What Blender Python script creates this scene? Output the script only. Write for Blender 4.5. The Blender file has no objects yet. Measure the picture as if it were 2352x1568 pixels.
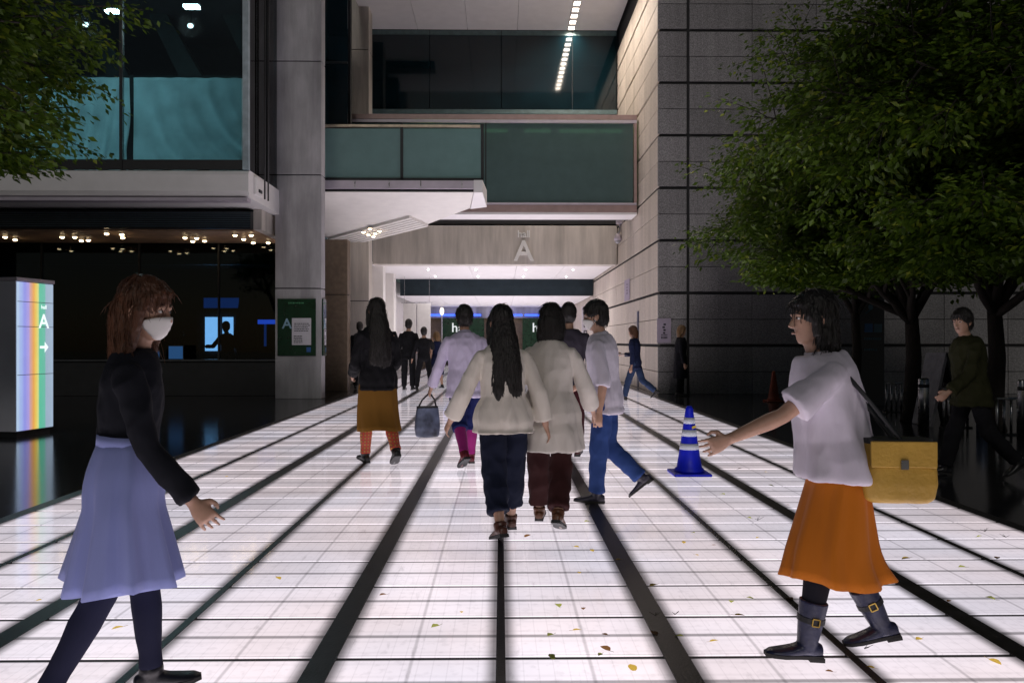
import bpy, bmesh, math, random
from mathutils import Vector, Matrix, noise
R = math.radians
random.seed(7)
scene = bpy.context.scene
C = scene.collection

# ------------------------------------------------------------------ camera, sky, light, exposure
F, CX, CY = 1829.0, 1176.0, 784.0          # focal length and centre in a 2352 px wide picture (28 mm lens)
EYE, YAW = 1.30, R(0.81)
cam_d = bpy.data.cameras.new('camera'); cam = bpy.data.objects.new('camera', cam_d); C.objects.link(cam)
cam.location = (0, 0, EYE); cam.rotation_euler = (R(90), 0, -YAW)
cam_d.lens = 28.0; cam_d.sensor_width = 36.0; cam_d.clip_start = .05; cam_d.clip_end = 600
scene.camera = cam

world = bpy.data.worlds.new('World'); scene.world = world; world.use_nodes = True
wn = world.node_tree.nodes; wn.clear()
wo = wn.new('ShaderNodeOutputWorld'); wb = wn.new('ShaderNodeBackground'); ws = wn.new('ShaderNodeTexSky')
ws.sky_type = 'NISHITA'; ws.sun_disc = False
ws.sun_elevation = R(32); ws.sun_rotation = R(182)
wb.inputs['Strength'].default_value = 0.006
world.node_tree.links.new(ws.outputs[0], wb.inputs[0]); world.node_tree.links.new(wb.outputs[0], wo.inputs[0])

sun_d = bpy.data.lights.new('plaza_fill_sun', 'SUN'); sun = bpy.data.objects.new('plaza_fill_sun', sun_d); C.objects.link(sun)
sun_d.energy = 0.29; sun_d.angle = R(12); sun_d.color = (1.0, .95, .88)  # added sun lamp standing in for unseen plaza lights behind the camera
_sd = Vector((math.sin(R(182)) * math.cos(R(32)), math.cos(R(182)) * math.cos(R(32)), math.sin(R(32))))
sun.rotation_euler = _sd.to_track_quat('Z', 'Y').to_euler()

scene.view_settings.view_transform = 'Standard'; scene.view_settings.look = 'None'
scene.view_settings.exposure = 0.36; scene.view_settings.gamma = 1.0; scene.view_settings.use_curve_mapping = False
cy = scene.cycles
cy.use_denoising = True; cy.max_bounces = 8; cy.diffuse_bounces = 4; cy.glossy_bounces = 4
cy.transmission_bounces = 6; cy.transparent_max_bounces = 16
cy.sample_clamp_indirect = 4.0; cy.caustics_reflective = False; cy.caustics_refractive = False

# ------------------------------------------------------------------ helpers
def at(x, y, Y):
    """photo pixel (2352 wide) at a known distance Y -> point in the place"""
    dx, dz = (x - CX) / F, (CY - y) / F
    d = Vector((dx * math.cos(YAW) + math.sin(YAW), math.cos(YAW) - dx * math.sin(YAW), dz))
    return Vector((0, 0, EYE)) + d * (Y / d.y)

def root_of(o):
    v = Vector((0, 0, 0))
    while o is not None:
        v += Vector(o.location); o = o.parent
    return v

def tag(o, label=None, cat=None, group=None, kind=None):
    if label: o['label'] = label
    if cat: o['category'] = cat
    if group: o['group'] = group
    if kind: o['kind'] = kind
    return o

def thing(name, label, cat, loc=(0, 0, 0), rz=0, group=None):
    o = bpy.data.objects.new(name, None); C.objects.link(o); o.empty_display_size = .1
    o.location = loc; o.rotation_euler = (0, 0, rz)
    return tag(o, label, cat, group)

def link(name, me, mat, parent=None, loc=None):
    o = bpy.data.objects.new(name, me); C.objects.link(o)
    if mat is not None and not me.materials: me.materials.append(mat)
    if parent is not None: o.parent = parent
    if loc is not None: o.location = Vector(loc) - (root_of(parent) if parent is not None else Vector())
    return o

class MB:
    def __init__(s): s.v = []; s.f = []; s.uv = None
    def add(s, vs, fs):
        b = len(s.v); s.v += [tuple(p) for p in vs]; s.f += [tuple(i + b for i in f) for f in fs]; return s
    def box(s, x0, x1, y0, y1, z0, z1):
        return s.add([(x0,y0,z0),(x1,y0,z0),(x1,y1,z0),(x0,y1,z0),(x0,y0,z1),(x1,y0,z1),(x1,y1,z1),(x0,y1,z1)],
                     [(0,3,2,1),(4,5,6,7),(0,1,5,4),(1,2,6,5),(2,3,7,6),(3,0,4,7)])
    def obox(s, c, ax, ay, az):                     # oriented box: centre and three half axes
        c, ax, ay, az = Vector(c), Vector(ax), Vector(ay), Vector(az)
        P = [c+i*ax+j*ay+k*az for k in (-1,1) for (i,j) in ((-1,-1),(1,-1),(1,1),(-1,1))]
        return s.add(P, [(0,3,2,1),(4,5,6,7),(0,1,5,4),(1,2,6,5),(2,3,7,6),(3,0,4,7)])
    def loft(s, rings, caps=True):
        n = len(rings[0]); b = []; vs = []; fs = []
        for r in rings: vs += r
        for i in range(len(rings) - 1):
            for k in range(n):
                a, c = i*n + k, i*n + (k+1) % n
                fs.append((a, c, c+n, a+n))
        if caps:
            fs.append(tuple(range(n-1, -1, -1))); m = (len(rings)-1)*n
            fs.append(tuple(range(m, m+n)))
        return s.add(vs, fs)
    def tube(s, pts, rads, n=8, caps=True):
        pts = [Vector(p) for p in pts]; rings = []; u = None
        for i, p in enumerate(pts):
            d = (pts[min(i+1, len(pts)-1)] - pts[max(i-1, 0)]).normalized()
            if u is None: u = d.orthogonal().normalized()
            u = (u - d * u.dot(d))
            u = u.normalized() if u.length > 1e-5 else d.orthogonal().normalized()
            w = d.cross(u); r = rads[i] if hasattr(rads, '__len__') else rads
            rings.append([p + (u*math.cos(t) + w*math.sin(t))*r for t in [2*math.pi*k/n for k in range(n)]])
        return s.loft(rings, caps)
    def prism(s, poly, z0, z1):                     # plan polygon (counter-clockwise), z may be callables
        n = len(poly); g = lambda z, p: z(*p) if callable(z) else z
        vs = [(x, y, g(z0, (x, y))) for x, y in poly] + [(x, y, g(z1, (x, y))) for x, y in poly]
        return s.add(vs, [tuple(range(n-1,-1,-1)), tuple(range(n, 2*n))] + [(i, (i+1)%n, (i+1)%n+n, i+n) for i in range(n)])
    def ell(s, c, a, b, h, n=14, m=9, M3=None):
        rings = []; c = Vector(c)
        for j in range(1, m):
            t = math.pi*j/m
            rr = []
            for k in range(n):
                p = Vector((a*math.sin(t)*math.cos(2*math.pi*k/n), b*math.sin(t)*math.sin(2*math.pi*k/n), -h*math.cos(t)))
                rr.append(c + (M3 @ p if M3 else p))
            rings.append(rr)
        return s.loft(rings)
    def mesh(s, name, off=Vector((0,0,0)), smooth=False):
        me = bpy.data.meshes.new(name)
        me.from_pydata([tuple(Vector(p) - off) for p in s.v], [], s.f); me.update()
        if smooth: me.polygons.foreach_set('use_smooth', [True]*len(me.polygons))
        return me
    def build(s, name, mat, parent=None, smooth=False, local=False, bevel=0, fix=False):
        off = Vector() if (local or parent is None) else root_of(parent)
        me = s.mesh(name, off, smooth)
        if bevel or fix:
            bm = bmesh.new(); bm.from_mesh(me)
            bmesh.ops.recalc_face_normals(bm, faces=bm.faces)
            if bevel:
                bmesh.ops.bevel(bm, geom=bm.edges[:], offset=bevel, segments=2, affect='EDGES', profile=.6)
            bm.to_mesh(me); bm.free()
        return link(name, me, mat, parent)

def tagmesh(o, *a, **k): return tag(o, *a, **k)

# ------------------------------------------------------------------ materials
def nd(nt, t, **kw):
    n = nt.nodes.new(t)
    for k, v in kw.items():
        if k in n.inputs: n.inputs[k].default_value = v
        else: setattr(n, k, v)
    return n

def mat(name, col, rough=.6, var=.2, scale=6, bump=0, bscale=60, metal=0, spec=.5, stretch=(1,1,1), rnd=0, coat=0, detail=5, sheen=0, streak=0):
    m = bpy.data.materials.new(name); m.use_nodes = True; nt = m.node_tree; L = nt.links
    p = nt.nodes['Principled BSDF']
    p.inputs['Metallic'].default_value = metal; p.inputs['Specular IOR Level'].default_value = spec
    if coat: p.inputs['Coat Weight'].default_value = coat; p.inputs['Coat Roughness'].default_value = .1
    if sheen: p.inputs['Sheen Weight'].default_value = sheen
    tc = nd(nt, 'ShaderNodeTexCoord'); mp = nd(nt, 'ShaderNodeMapping'); mp.inputs['Scale'].default_value = stretch
    L.new(tc.outputs['Object'], mp.inputs[0])
    no = nd(nt, 'ShaderNodeTexNoise', Scale=scale, Detail=detail); L.new(mp.outputs[0], no.inputs['Vector'])
    r = nd(nt, 'ShaderNodeValToRGB')
    c = Vector(col[:3]); r.color_ramp.elements[0].position = .3; r.color_ramp.elements[1].position = .7
    r.color_ramp.elements[0].color = (*(c*(1-var)), 1); r.color_ramp.elements[1].color = (*(c*(1+var)), 1)
    L.new(no.outputs['Fac'], r.inputs[0]); out = r.outputs[0]
    if streak:      # rain streaks and stains running down the face
        ge = nd(nt, 'ShaderNodeNewGeometry'); m3 = nd(nt, 'ShaderNodeMapping'); m3.inputs['Scale'].default_value = (1.7,1.7,.16); L.new(ge.outputs['Position'], m3.inputs[0])
        n3 = nd(nt, 'ShaderNodeTexNoise', Scale=1.6, Detail=7, Roughness=.65); L.new(m3.outputs[0], n3.inputs['Vector'])
        m4 = nd(nt, 'ShaderNodeMapRange'); L.new(n3.outputs['Fac'], m4.inputs[0])
        for k_, q_ in (('From Min', .32), ('From Max', .62), ('To Min', 1-streak*1.3), ('To Max', 1+streak*.6)): m4.inputs[k_].default_value = q_
        vs_ = nd(nt, 'ShaderNodeVectorMath', operation='SCALE'); L.new(out, vs_.inputs[0]); L.new(m4.outputs[0], vs_.inputs['Scale']); out = vs_.outputs[0]
    if rnd:
        oi = nd(nt, 'ShaderNodeObjectInfo'); ma = nd(nt, 'ShaderNodeMapRange')
        ma.inputs['To Min'].default_value = 1-rnd; ma.inputs['To Max'].default_value = 1+rnd
        L.new(oi.outputs['Random'], ma.inputs[0])
        mx = nd(nt, 'ShaderNodeVectorMath', operation='SCALE'); L.new(out, mx.inputs[0]); L.new(ma.outputs[0], mx.inputs['Scale']); out = mx.outputs[0]
    L.new(out, p.inputs['Base Color'])
    rr = nd(nt, 'ShaderNodeMapRange'); rr.inputs['To Min'].default_value = max(.02, rough*.8); rr.inputs['To Max'].default_value = min(1, rough*1.2)
    L.new(no.outputs['Fac'], rr.inputs[0]); L.new(rr.outputs[0], p.inputs['Roughness'])
    if bump:
        n2 = nd(nt, 'ShaderNodeTexNoise', Scale=bscale, Detail=4); L.new(mp.outputs[0], n2.inputs['Vector'])
        b = nd(nt, 'ShaderNodeBump', Strength=bump, Distance=.02); L.new(n2.outputs['Fac'], b.inputs['Height']); L.new(b.outputs[0], p.inputs['Normal'])
    return m

def emis(name, col, st=1.0, var=.08, scale=5):
    m = bpy.data.materials.new(name); m.use_nodes = True; nt = m.node_tree; L = nt.links
    p = nt.nodes['Principled BSDF']; p.inputs['Base Color'].default_value = (*[min(1, c*.3) for c in col], 1); p.inputs['Roughness'].default_value = .3
    tc = nd(nt, 'ShaderNodeTexCoord'); no = nd(nt, 'ShaderNodeTexNoise', Scale=scale); L.new(tc.outputs['Object'], no.inputs['Vector'])
    ma = nd(nt, 'ShaderNodeMapRange'); ma.inputs['To Min'].default_value = st*(1-var); ma.inputs['To Max'].default_value = st*(1+var)
    L.new(no.outputs['Fac'], ma.inputs[0]); L.new(ma.outputs[0], p.inputs['Emission Strength'])
    p.inputs['Emission Color'].default_value = (*col, 1)
    return m

def glass(name, tint, ior=1.45, rough=.02, haze=0.0, hazecol=(.1,.2,.2)):
    """thin pane: tinted see-through + Fresnel reflection (+ a share of milky diffuse for frosted panes)"""
    m = bpy.data.materials.new(name); m.use_nodes = True; nt = m.node_tree; L = nt.links; nt.nodes.clear()
    o = nd(nt, 'ShaderNodeOutputMaterial'); t = nd(nt, 'ShaderNodeBsdfTransparent'); t.inputs[0].default_value = (*tint, 1)
    g = nd(nt, 'ShaderNodeBsdfGlossy', Roughness=rough); fr = nd(nt, 'ShaderNodeFresnel', IOR=ior)
    base = t.outputs[0]
    tc = nd(nt, 'ShaderNodeTexCoord'); no = nd(nt, 'ShaderNodeTexNoise', Scale=3.0, Detail=4); L.new(tc.outputs['Object'], no.inputs['Vector'])
    if haze:
        d = nd(nt, 'ShaderNodeBsdfDiffuse'); tr = nd(nt, 'ShaderNodeBsdfTranslucent')
        for q in (d, tr): q.inputs[0].default_value = (*hazecol, 1)
        a = nd(nt, 'ShaderNodeMixShader'); a.inputs[0].default_value = .5; L.new(d.outputs[0], a.inputs[1]); L.new(tr.outputs[0], a.inputs[2])
        ma = nd(nt, 'ShaderNodeMapRange'); ma.inputs['To Min'].default_value = haze*.85; ma.inputs['To Max'].default_value = min(1, haze*1.15)
        L.new(no.outputs['Fac'], ma.inputs[0])
        h = nd(nt, 'ShaderNodeMixShader'); L.new(ma.outputs[0], h.inputs[0]); L.new(base, h.inputs[1]); L.new(a.outputs[0], h.inputs[2]); base = h.outputs[0]
    b = nd(nt, 'ShaderNodeBump', Strength=.02, Distance=.02); L.new(no.outputs['Fac'], b.inputs['Height']); L.new(b.outputs[0], g.inputs['Normal'])
    mx = nd(nt, 'ShaderNodeMixShader'); L.new(fr.outputs[0], mx.inputs[0]); L.new(base, mx.inputs[1]); L.new(g.outputs[0], mx.inputs[2])
    L.new(mx.outputs[0], o.inputs[0]); return m

BAY, ROW, ROW0 = .72, .4775, 3.253
def floor_glass():
    """lit glass of the floor: light box under clear glass; battens and steel below the glass dim it in soft lines"""
    m = bpy.data.materials.new('lit_floor_glass'); m.use_nodes = True; nt = m.node_tree; L = nt.links; nt.nodes.clear()
    o = nd(nt, 'ShaderNodeOutputMaterial'); ge = nd(nt, 'ShaderNodeNewGeometry'); sp = nd(nt, 'ShaderNodeSeparateXYZ'); L.new(ge.outputs['Position'], sp.inputs[0])
    def ma(op, a, b=None, c=None):
        n = nd(nt, 'ShaderNodeMath', operation=op)
        for i, q in enumerate((a, b, c)):
            if q is None: continue
            if isinstance(q, (int, float)): n.inputs[i].default_value = q
            else: L.new(q, n.inputs[i])
        return n.outputs[0]
    def sm(v, a, b, lo, hi):
        n = nd(nt, 'ShaderNodeMapRange', interpolation_type='SMOOTHSTEP'); L.new(v, n.inputs[0])
        for k, q in (('From Min', a), ('From Max', b), ('To Min', lo), ('To Max', hi)): n.inputs[k].default_value = q
        return n.outputs[0]
    x, y = sp.outputs[0], sp.outputs[1]
    dist = lambda v, per: ma('ABSOLUTE', ma('SUBTRACT', ma('FLOORED_MODULO', ma('ADD', v, per/2 + per*40), per), per/2))   # distance to multiples of per
    thin = sm(dist(x, 2*BAY), .02, .085, .22, 1)
    thick = sm(dist(ma('ADD', x, BAY), 2*BAY), .05, .12, .18, 1)
    mid = sm(dist(ma('ADD', x, BAY/2), BAY), .002, .012, .68, 1)
    fine = sm(dist(ma('ADD', x, .03), .06), .0005, .004, .90, 1)
    soft = sm(dist(ma('SUBTRACT', y, ROW0 + ROW/2), ROW), .008, .024, .40, 1)
    joint = sm(dist(ma('SUBTRACT', y, ROW0), ROW), .014, .034, .30, 1)
    faint = sm(dist(ma('SUBTRACT', y, ROW0 + ROW/8), ROW/4), .002, .018, .93, 1)
    f = thin
    for q in (thick, mid, fine, soft, joint, faint): f = ma('MULTIPLY', f, q)
    no = nd(nt, 'ShaderNodeTexNoise', Scale=.9, Detail=3); L.new(ge.outputs['Position'], no.inputs['Vector'])
    f = ma('MULTIPLY', f, sm(no.outputs['Fac'], .3, .7, .88, 1.06))
    fx = ma('FLOOR', ma('DIVIDE', x, BAY)); fy = ma('FLOOR', ma('DIVIDE', ma('SUBTRACT', y, ROW0), ROW)); cb = nd(nt, 'ShaderNodeCombineXYZ'); L.new(fx, cb.inputs[0]); L.new(fy, cb.inputs[1])
    wnz = nd(nt, 'ShaderNodeTexWhiteNoise'); L.new(cb.outputs[0], wnz.inputs['Vector']); f = ma('MULTIPLY', f, sm(wnz.outputs['Value'], 0, 1, .90, 1.05))   # ageing tubes: panels differ
    m5 = nd(nt, 'ShaderNodeMapping'); m5.inputs['Scale'].default_value = (5, 1.1, 1); m5.inputs['Rotation'].default_value = (0, 0, .5); L.new(ge.outputs['Position'], m5.inputs[0])
    n5 = nd(nt, 'ShaderNodeTexNoise', Scale=3.2, Detail=8, Roughness=.7); L.new(m5.outputs[0], n5.inputs['Vector']); f = ma('MULTIPLY', f, sm(n5.outputs['Fac'], .26, .42, .74, 1))   # scuff marks
    n3 = nd(nt, 'ShaderNodeTexNoise', Scale=26, Detail=6); L.new(ge.outputs['Position'], n3.inputs['Vector'])
    f = ma('MULTIPLY', f, sm(n3.outputs['Fac'], .30, .48, .90, 1))           # scuffs and dust on the glass
    cr = nd(nt, 'ShaderNodeValToRGB'); cr.color_ramp.elements[0].color = (.87, .755, .80, 1); cr.color_ramp.elements[1].color = (.82, .765, .86, 1)
    cr.color_ramp.elements[0].position = .4; cr.color_ramp.elements[1].position = .62
    n2 = nd(nt, 'ShaderNodeTexNoise', Scale=.6); L.new(ge.outputs['Position'], n2.inputs['Vector']); L.new(n2.outputs['Fac'], cr.inputs[0])
    vd = nd(nt, 'ShaderNodeVectorMath', operation='DOT_PRODUCT'); L.new(ge.outputs['Incoming'], vd.inputs[0]); L.new(ge.outputs['True Normal'], vd.inputs[1])
    cs_ = ma('ABSOLUTE', vd.outputs['Value']); lobe = ma('ADD', ma('MULTIPLY_ADD', cs_, .05, .75), ma('MULTIPLY', ma('MULTIPLY', cs_, cs_), 2.4))      # the light boxes throw more light straight up than sideways
    em = nd(nt, 'ShaderNodeEmission'); L.new(cr.outputs[0], em.inputs[0]); L.new(ma('MULTIPLY', f, lobe), em.inputs[1])
    di = nd(nt, 'ShaderNodeBsdfDiffuse'); di.inputs[0].default_value = (.06, .06, .06, 1)
    ad = nd(nt, 'ShaderNodeAddShader'); L.new(em.outputs[0], ad.inputs[0]); L.new(di.outputs[0], ad.inputs[1])
    gl = nd(nt, 'ShaderNodeBsdfGlossy', Roughness=.085); fr = nd(nt, 'ShaderNodeFresnel', IOR=1.33)
    b = nd(nt, 'ShaderNodeBump', Strength=.035, Distance=.01); L.new(n3.outputs['Fac'], b.inputs['Height']); L.new(b.outputs[0], gl.inputs['Normal'])
    mx = nd(nt, 'ShaderNodeMixShader'); L.new(fr.outputs[0], mx.inputs[0]); L.new(ad.outputs[0], mx.inputs[1]); L.new(gl.outputs[0], mx.inputs[2])
    L.new(mx.outputs[0], o.inputs[0]); return m

def stripes_mat(x_left, width):
    """printed backlit face of the sign: coloured bands along its width (generated u)"""
    m = emis('sign_face_print', (1,1,1), .62); nt = m.node_tree; L = nt.links; p = nt.nodes['Principled BSDF']
    tc = nd(nt, 'ShaderNodeTexCoord'); sp = nd(nt, 'ShaderNodeSeparateXYZ'); L.new(tc.outputs['Generated'], sp.inputs[0])
    cr = nd(nt, 'ShaderNodeValToRGB'); cr.color_ramp.interpolation = 'EASE'; e = cr.color_ramp.elements
    cols = [(0,(.55,.72,.95)),(.10,(.42,.55,.98)),(.20,(.34,.36,.94)),(.30,(.48,.40,.88)),(.36,(.76,.42,.36)),(.44,(.95,.45,.10)),(.50,(.98,.68,.12)),(.57,(.80,.85,.28)),(.60,(.12,.62,.40)),(.75,(.16,.60,.45)),(.79,(.38,.52,.66)),(1,(.42,.55,.72))]
    e[0].position = 0; e[0].color = (*cols[0][1], 1); e[1].position = 1; e[1].color = (*cols[-1][1], 1)
    for q, c in cols[1:-1]:
        k = e.new(q); k.color = (*c, 1)
    L.new(sp.outputs[1], cr.inputs[0]); L.new(cr.outputs[0], p.inputs['Emission Color'])
    return m

MT = {}
MT['concrete'] = mat('fair_faced_concrete', (.40,.39,.41), .75, .22, 2.2, .15, 40, stretch=(1,1,.45), streak=.22)
MT['concrete_warm'] = mat('warm_concrete', (.54,.50,.455), .75, .16, 1.6, .12, 30, stretch=(1,1,.3), streak=.22)
MT['brown_stone'] = mat('brown_stone_cladding', (.17,.125,.085), .6, .2, 9, .1, 80)
MT['granite_rough'] = mat('rough_granite', (.285,.275,.28), .85, .5, 45, .9, 55, rnd=.13, detail=6, streak=.14)
MT['granite_smooth'] = mat('smooth_granite', (.55,.485,.42), .6, .14, 30, .12, 60, rnd=.10, stretch=(1,1,.5), streak=.12)  # paler, warmer tone than the front paints in the passage lighting on the granite
MT['joint'] = mat('dark_joint', (.03,.03,.032), .9)
MT['white_panel'] = mat('white_ceiling_panel', (.80,.785,.79), .55, .04, 3)
MT['white_soffit'] = mat('white_soffit_paint', (.78,.755,.72), .55, .05, 3)
MT['lilac_metal'] = mat('pale_metal_fascia', (.50,.45,.52), .4, .08, 4, metal=.2)
MT['pink_metal'] = mat('pinkish_metal_frame', (.34,.24,.23), .4, .1, 5, metal=.3)
MT['dark_metal'] = mat('dark_metal', (.025,.027,.03), .4, .2, 8, metal=.5)
MT['black_paint'] = mat('black_paint', (.012,.013,.015), .5)
MT['steel'] = mat('brushed_steel', (.45,.45,.46), .28, .15, 12, metal=1)
MT['beam_steel'] = mat('floor_beam_steel', (.040,.037,.040), .42, .45, 14, .1, 90, metal=.4)
MT['floor_frame'] = mat('floor_frame_rubber', (.02,.02,.022), .7)
MT['ground'] = mat('black_polished_paving', (.016,.017,.019), .13, .35, 5, .02, 30, spec=.55)
MT['louvre_blue'] = mat('blue_grey_louvre', (.055,.085,.105), .35, .15, 4, metal=.3)
MT['teal_glass'] = mat('dark_teal_cladding_glass', (.003,.014,.020), .06, .3, 1.5, spec=.6)
MT['ledge_teal'] = mat('teal_ledge', (.10,.16,.17), .4)
MT['curtain'] = mat('teal_curtain', (.52,.68,.71), .85, .12, 3)
def translucent(m, f):
    nt = m.node_tree; L = nt.links; p = nt.nodes['Principled BSDF']; t = nd(nt, 'ShaderNodeBsdfTranslucent'); x = nd(nt, 'ShaderNodeMixShader'); x.inputs[0].default_value = f
    L.new(p.inputs['Base Color'].links[0].from_socket, t.inputs[0]); L.new(p.outputs[0], x.inputs[1]); L.new(t.outputs[0], x.inputs[2]); L.new(x.outputs[0], nt.nodes['Material Output'].inputs[0])
translucent(MT['curtain'], .55)
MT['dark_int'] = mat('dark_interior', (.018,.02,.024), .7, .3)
MT['brown_ceiling'] = mat('brown_slat_ceiling', (.46,.30,.19), .5, .2, 5)
MT['green_board'] = mat('green_board', (.003,.030,.012), .25, .2, 4)
MT['paper'] = mat('white_paper', (.62,.60,.66), .7, .05)
MT['lilac_paper'] = mat('lilac_notice_paper', (.42,.36,.46), .7, .05)
MT['ink'] = mat('black_ink', (.03,.03,.04), .7)
MT['letter_metal'] = mat('cast_letter_paint', (.82,.82,.80), .4, .05)
MT['letter_white'] = emis('lit_letter_white', (.9,.95,.95), .55)
MT['glass_facade'] = glass('facade_glass', (.70,.85,.88))
MT['glass_dark'] = glass('dark_facade_glass', (.30,.42,.46))
MT['glass_rail'] = glass('frosted_green_glass', (.16,.30,.28), haze=.62, hazecol=(.46,.72,.72), rough=.08)
MT['glass_bridge'] = glass('tinted_bridge_glass', (.13,.22,.22), haze=.55, hazecol=(.24,.38,.385), rough=.06)
MT['lamp_warm'] = emis('warm_lamp', (1,.74,.42), 11)
MT['lamp_warm_dim'] = emis('warm_lamp_dim', (1,.70,.38), 4)
MT['lamp_white'] = emis('white_lamp', (1,.86,.70), 7)
MT['lamp_teal'] = emis('teal_white_lamp', (.85,1,1), 18)
MT['lamp_cool'] = emis('cool_white_lamp', (.98,.93,.97), 9)
MT['led_blue'] = emis('blue_led', (.05,.14,1.0), 1.5)
MT['screen_blue'] = emis('blue_white_screen', (.45,.62,1.0), 3.2)
MT['panel_blue'] = emis('blue_lit_panel', (.02,.11,.50), .5)
MT['panel_blue_dim'] = emis('dim_blue_lit_panel', (.03,.12,.32), .35)
MT['green_lamp'] = emis('greenish_fluorescent_tube', (.55,.70,.30), 3.5)

# ------------------------------------------------------------------ text helper (Blender's built-in face), one mesh per character
_glyph = {}
def glyph(ch, bold):
    k = (ch, bold)
    if k not in _glyph:
        cu = bpy.data.curves.new('glyph', 'FONT'); cu.body = ch; cu.size = 1.0; cu.extrude = .5; cu.resolution_u = 4
        if bold: cu.offset = .012
        o = bpy.data.objects.new('glyph', cu); C.objects.link(o); dg = bpy.context.evaluated_depsgraph_get()
        me = bpy.data.meshes.new_from_object(o.evaluated_get(dg)); bpy.data.objects.remove(o)
        vs = [v.co.copy() for v in me.vertices]; fs = [tuple(p.vertices) for p in me.polygons]; bpy.data.meshes.remove(me)
        x0 = min(v.x for v in vs); w = max(v.x for v in vs) - x0
        _glyph[k] = ([Vector((v.x - x0, v.y, v.z)) for v in vs], fs, w)
    return _glyph[k]

def text(word, o, right, up, out, size, depth, m, parent, name='letter', center=False, bold=True, gap=.09, joined=False):
    """letters standing on a wall: o = left end of the baseline (centre if center), out = towards the viewer"""
    right, up, out = Vector(right).normalized(), Vector(up).normalized(), Vector(out).normalized()
    tot = sum(.28 if ch == ' ' else glyph(ch, bold)[2] for ch in word) + gap*(len(word)-1)
    x = -tot/2 if center else 0; J = MB()
    for ch in word:
        if ch == ' ': x += .28 + gap; continue
        vs, fs, w = glyph(ch, bold); b = J if joined else MB()
        b.add([Vector(o) + right*((v.x + x)*size) + up*(v.y*size) + out*((v.z + .5)*depth) for v in vs], fs)
        if not joined: b.build(name, m, parent)
        x += w + gap
    if joined: return J.build(name, m, parent)

# ------------------------------------------------------------------ ground and the glowing glass floor
g = MB(); g.add([(-250,-60,0),(250,-60,0),(250,300,0),(-250,300,0)], [(0,1,2,3)])
tag(g.build('ground', MT['ground']), kind='structure')

FG = floor_glass()
fl = thing('lit_floor', None, None); tag(fl, kind='structure')
Y_END = 44.0
MB().box(-3.66, 3.66, .9, Y_END, .0, .004).build('floor_frame', MT['floor_frame'], fl)
for k in range(-5, 6):
    w = .052 if k % 2 else .019
    b = MB(); b.box(k*BAY - w, k*BAY + w, .9, Y_END, .004, .0125)
    b.build('steel_beam', MT['beam_steel'], fl, bevel=.0015)
pm = MB(); pm.box(-.326, .326, -ROW/2 + .019, ROW/2 - .019, .004, .0105)
pme = pm.mesh('glass_panel')
bm = bmesh.new(); bm.from_mesh(pme); bmesh.ops.recalc_face_normals(bm, faces=bm.faces)
bmesh.ops.bevel(bm, geom=[e for e in bm.edges if all(v.co.z > .008 for v in e.verts)], offset=.002, segments=1, affect='EDGES'); bm.to_mesh(pme); bm.free()
far = MB()
for n in range(-4, 86):
    for k in range(-5, 5):
        xc = k*BAY + (.0185 + .052)/2 + (BAY - .0185 - .052)/2 if False else k*BAY + ((.052 + BAY - .019)/2 if k % 2 else (.019 + BAY - .052)/2)
        yc = ROW0 + ROW*(n + .5)
        if yc + ROW/2 > Y_END - .05: continue
        if n <= 25: link('glass_panel', pme, FG, fl, (xc, yc, 0))
        else: far.box(xc-.326, xc+.326, yc-ROW/2+.019, yc+ROW/2-.019, .004, .0105)
tag(far.build('far_glass_panels', FG, fl), kind='stuff')
FZ = .0105

# ------------------------------------------------------------------ granite building on the right
hallb = thing('granite_building', 'tall granite clad building on the right with coarse dark stone front and smooth pale flank', 'building', (9, 20, 0))
MB().box(3.945, 32, 19.705, 60, 0, 17).build('wall', MT['joint'], hallb)
_bm = {}
def block_mesh(key, w, d, h):
    k = (key, round(w,3), round(d,3), round(h,3))
    if k not in _bm:
        b = MB(); b.box(-w/2, w/2, -d/2, d/2, -h/2, h/2); me = b.mesh('stone_block')
        bm = bmesh.new(); bm.from_mesh(me); bmesh.ops.recalc_face_normals(bm, faces=bm.faces)
        bmesh.ops.bevel(bm, geom=bm.edges[:], offset=.006, segments=1, affect='EDGES'); bm.to_mesh(me); bm.free()
        _bm[k] = me
    return _bm[k]
def course(k):
    """lower and upper edge of stone course k; every second joint is a wide one"""
    z0, z1 = -.10 + .65*k, .55 + .65*k
    lo, hi = (.038 if k % 2 == 0 else .008), (.038 if k % 2 else .008)
    return max(z0 + lo, .002), z1 - hi
FX = [3.89, 4.64, 6.23, 7.83, 9.43, 11.03, 12.63, 14.23]
SY = [19.712 + 1.75*i for i in range(9)]
rb = random.Random(3)
for k in range(17):
    z0, z1 = course(k)
    for i in range(len(FX)-1):
        x0, x1 = FX[i] + (.038 if i == 1 else .006 if i else 0), FX[i+1] - (.038 if i == 0 else .006)
        link('stone_block', block_mesh('f', x1-x0, .055, z1-z0), MT['granite_rough'], hallb, ((x0+x1)/2, 19.6775 + rb.uniform(-.004, .004), (z0+z1)/2))
    for i in range(len(SY)-1):
        if SY[i] > 26.0 and k > 6: continue
        y0, y1 = SY[i] + .005, SY[i+1] - .005
        link('stone_block', block_mesh('s', .055, y1-y0, z1-z0), MT['granite_smooth'], hallb, (3.9175 + rb.uniform(-.003, .003), (y0+y1)/2, (z0+z1)/2))
MB().box(3.905, 3.945, 33.72, 45.2, 0, 3.9).build('rear_wall_panel', MT['granite_smooth'], hallb)
# narrow dark service door in the flank
dr = MB(); dr.box(3.875, 3.889, 22.35, 22.62, .02, 2.15); dr.build('service_door', mat('dark_blue_door', (.02,.022,.05), .4), hallb)

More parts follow.
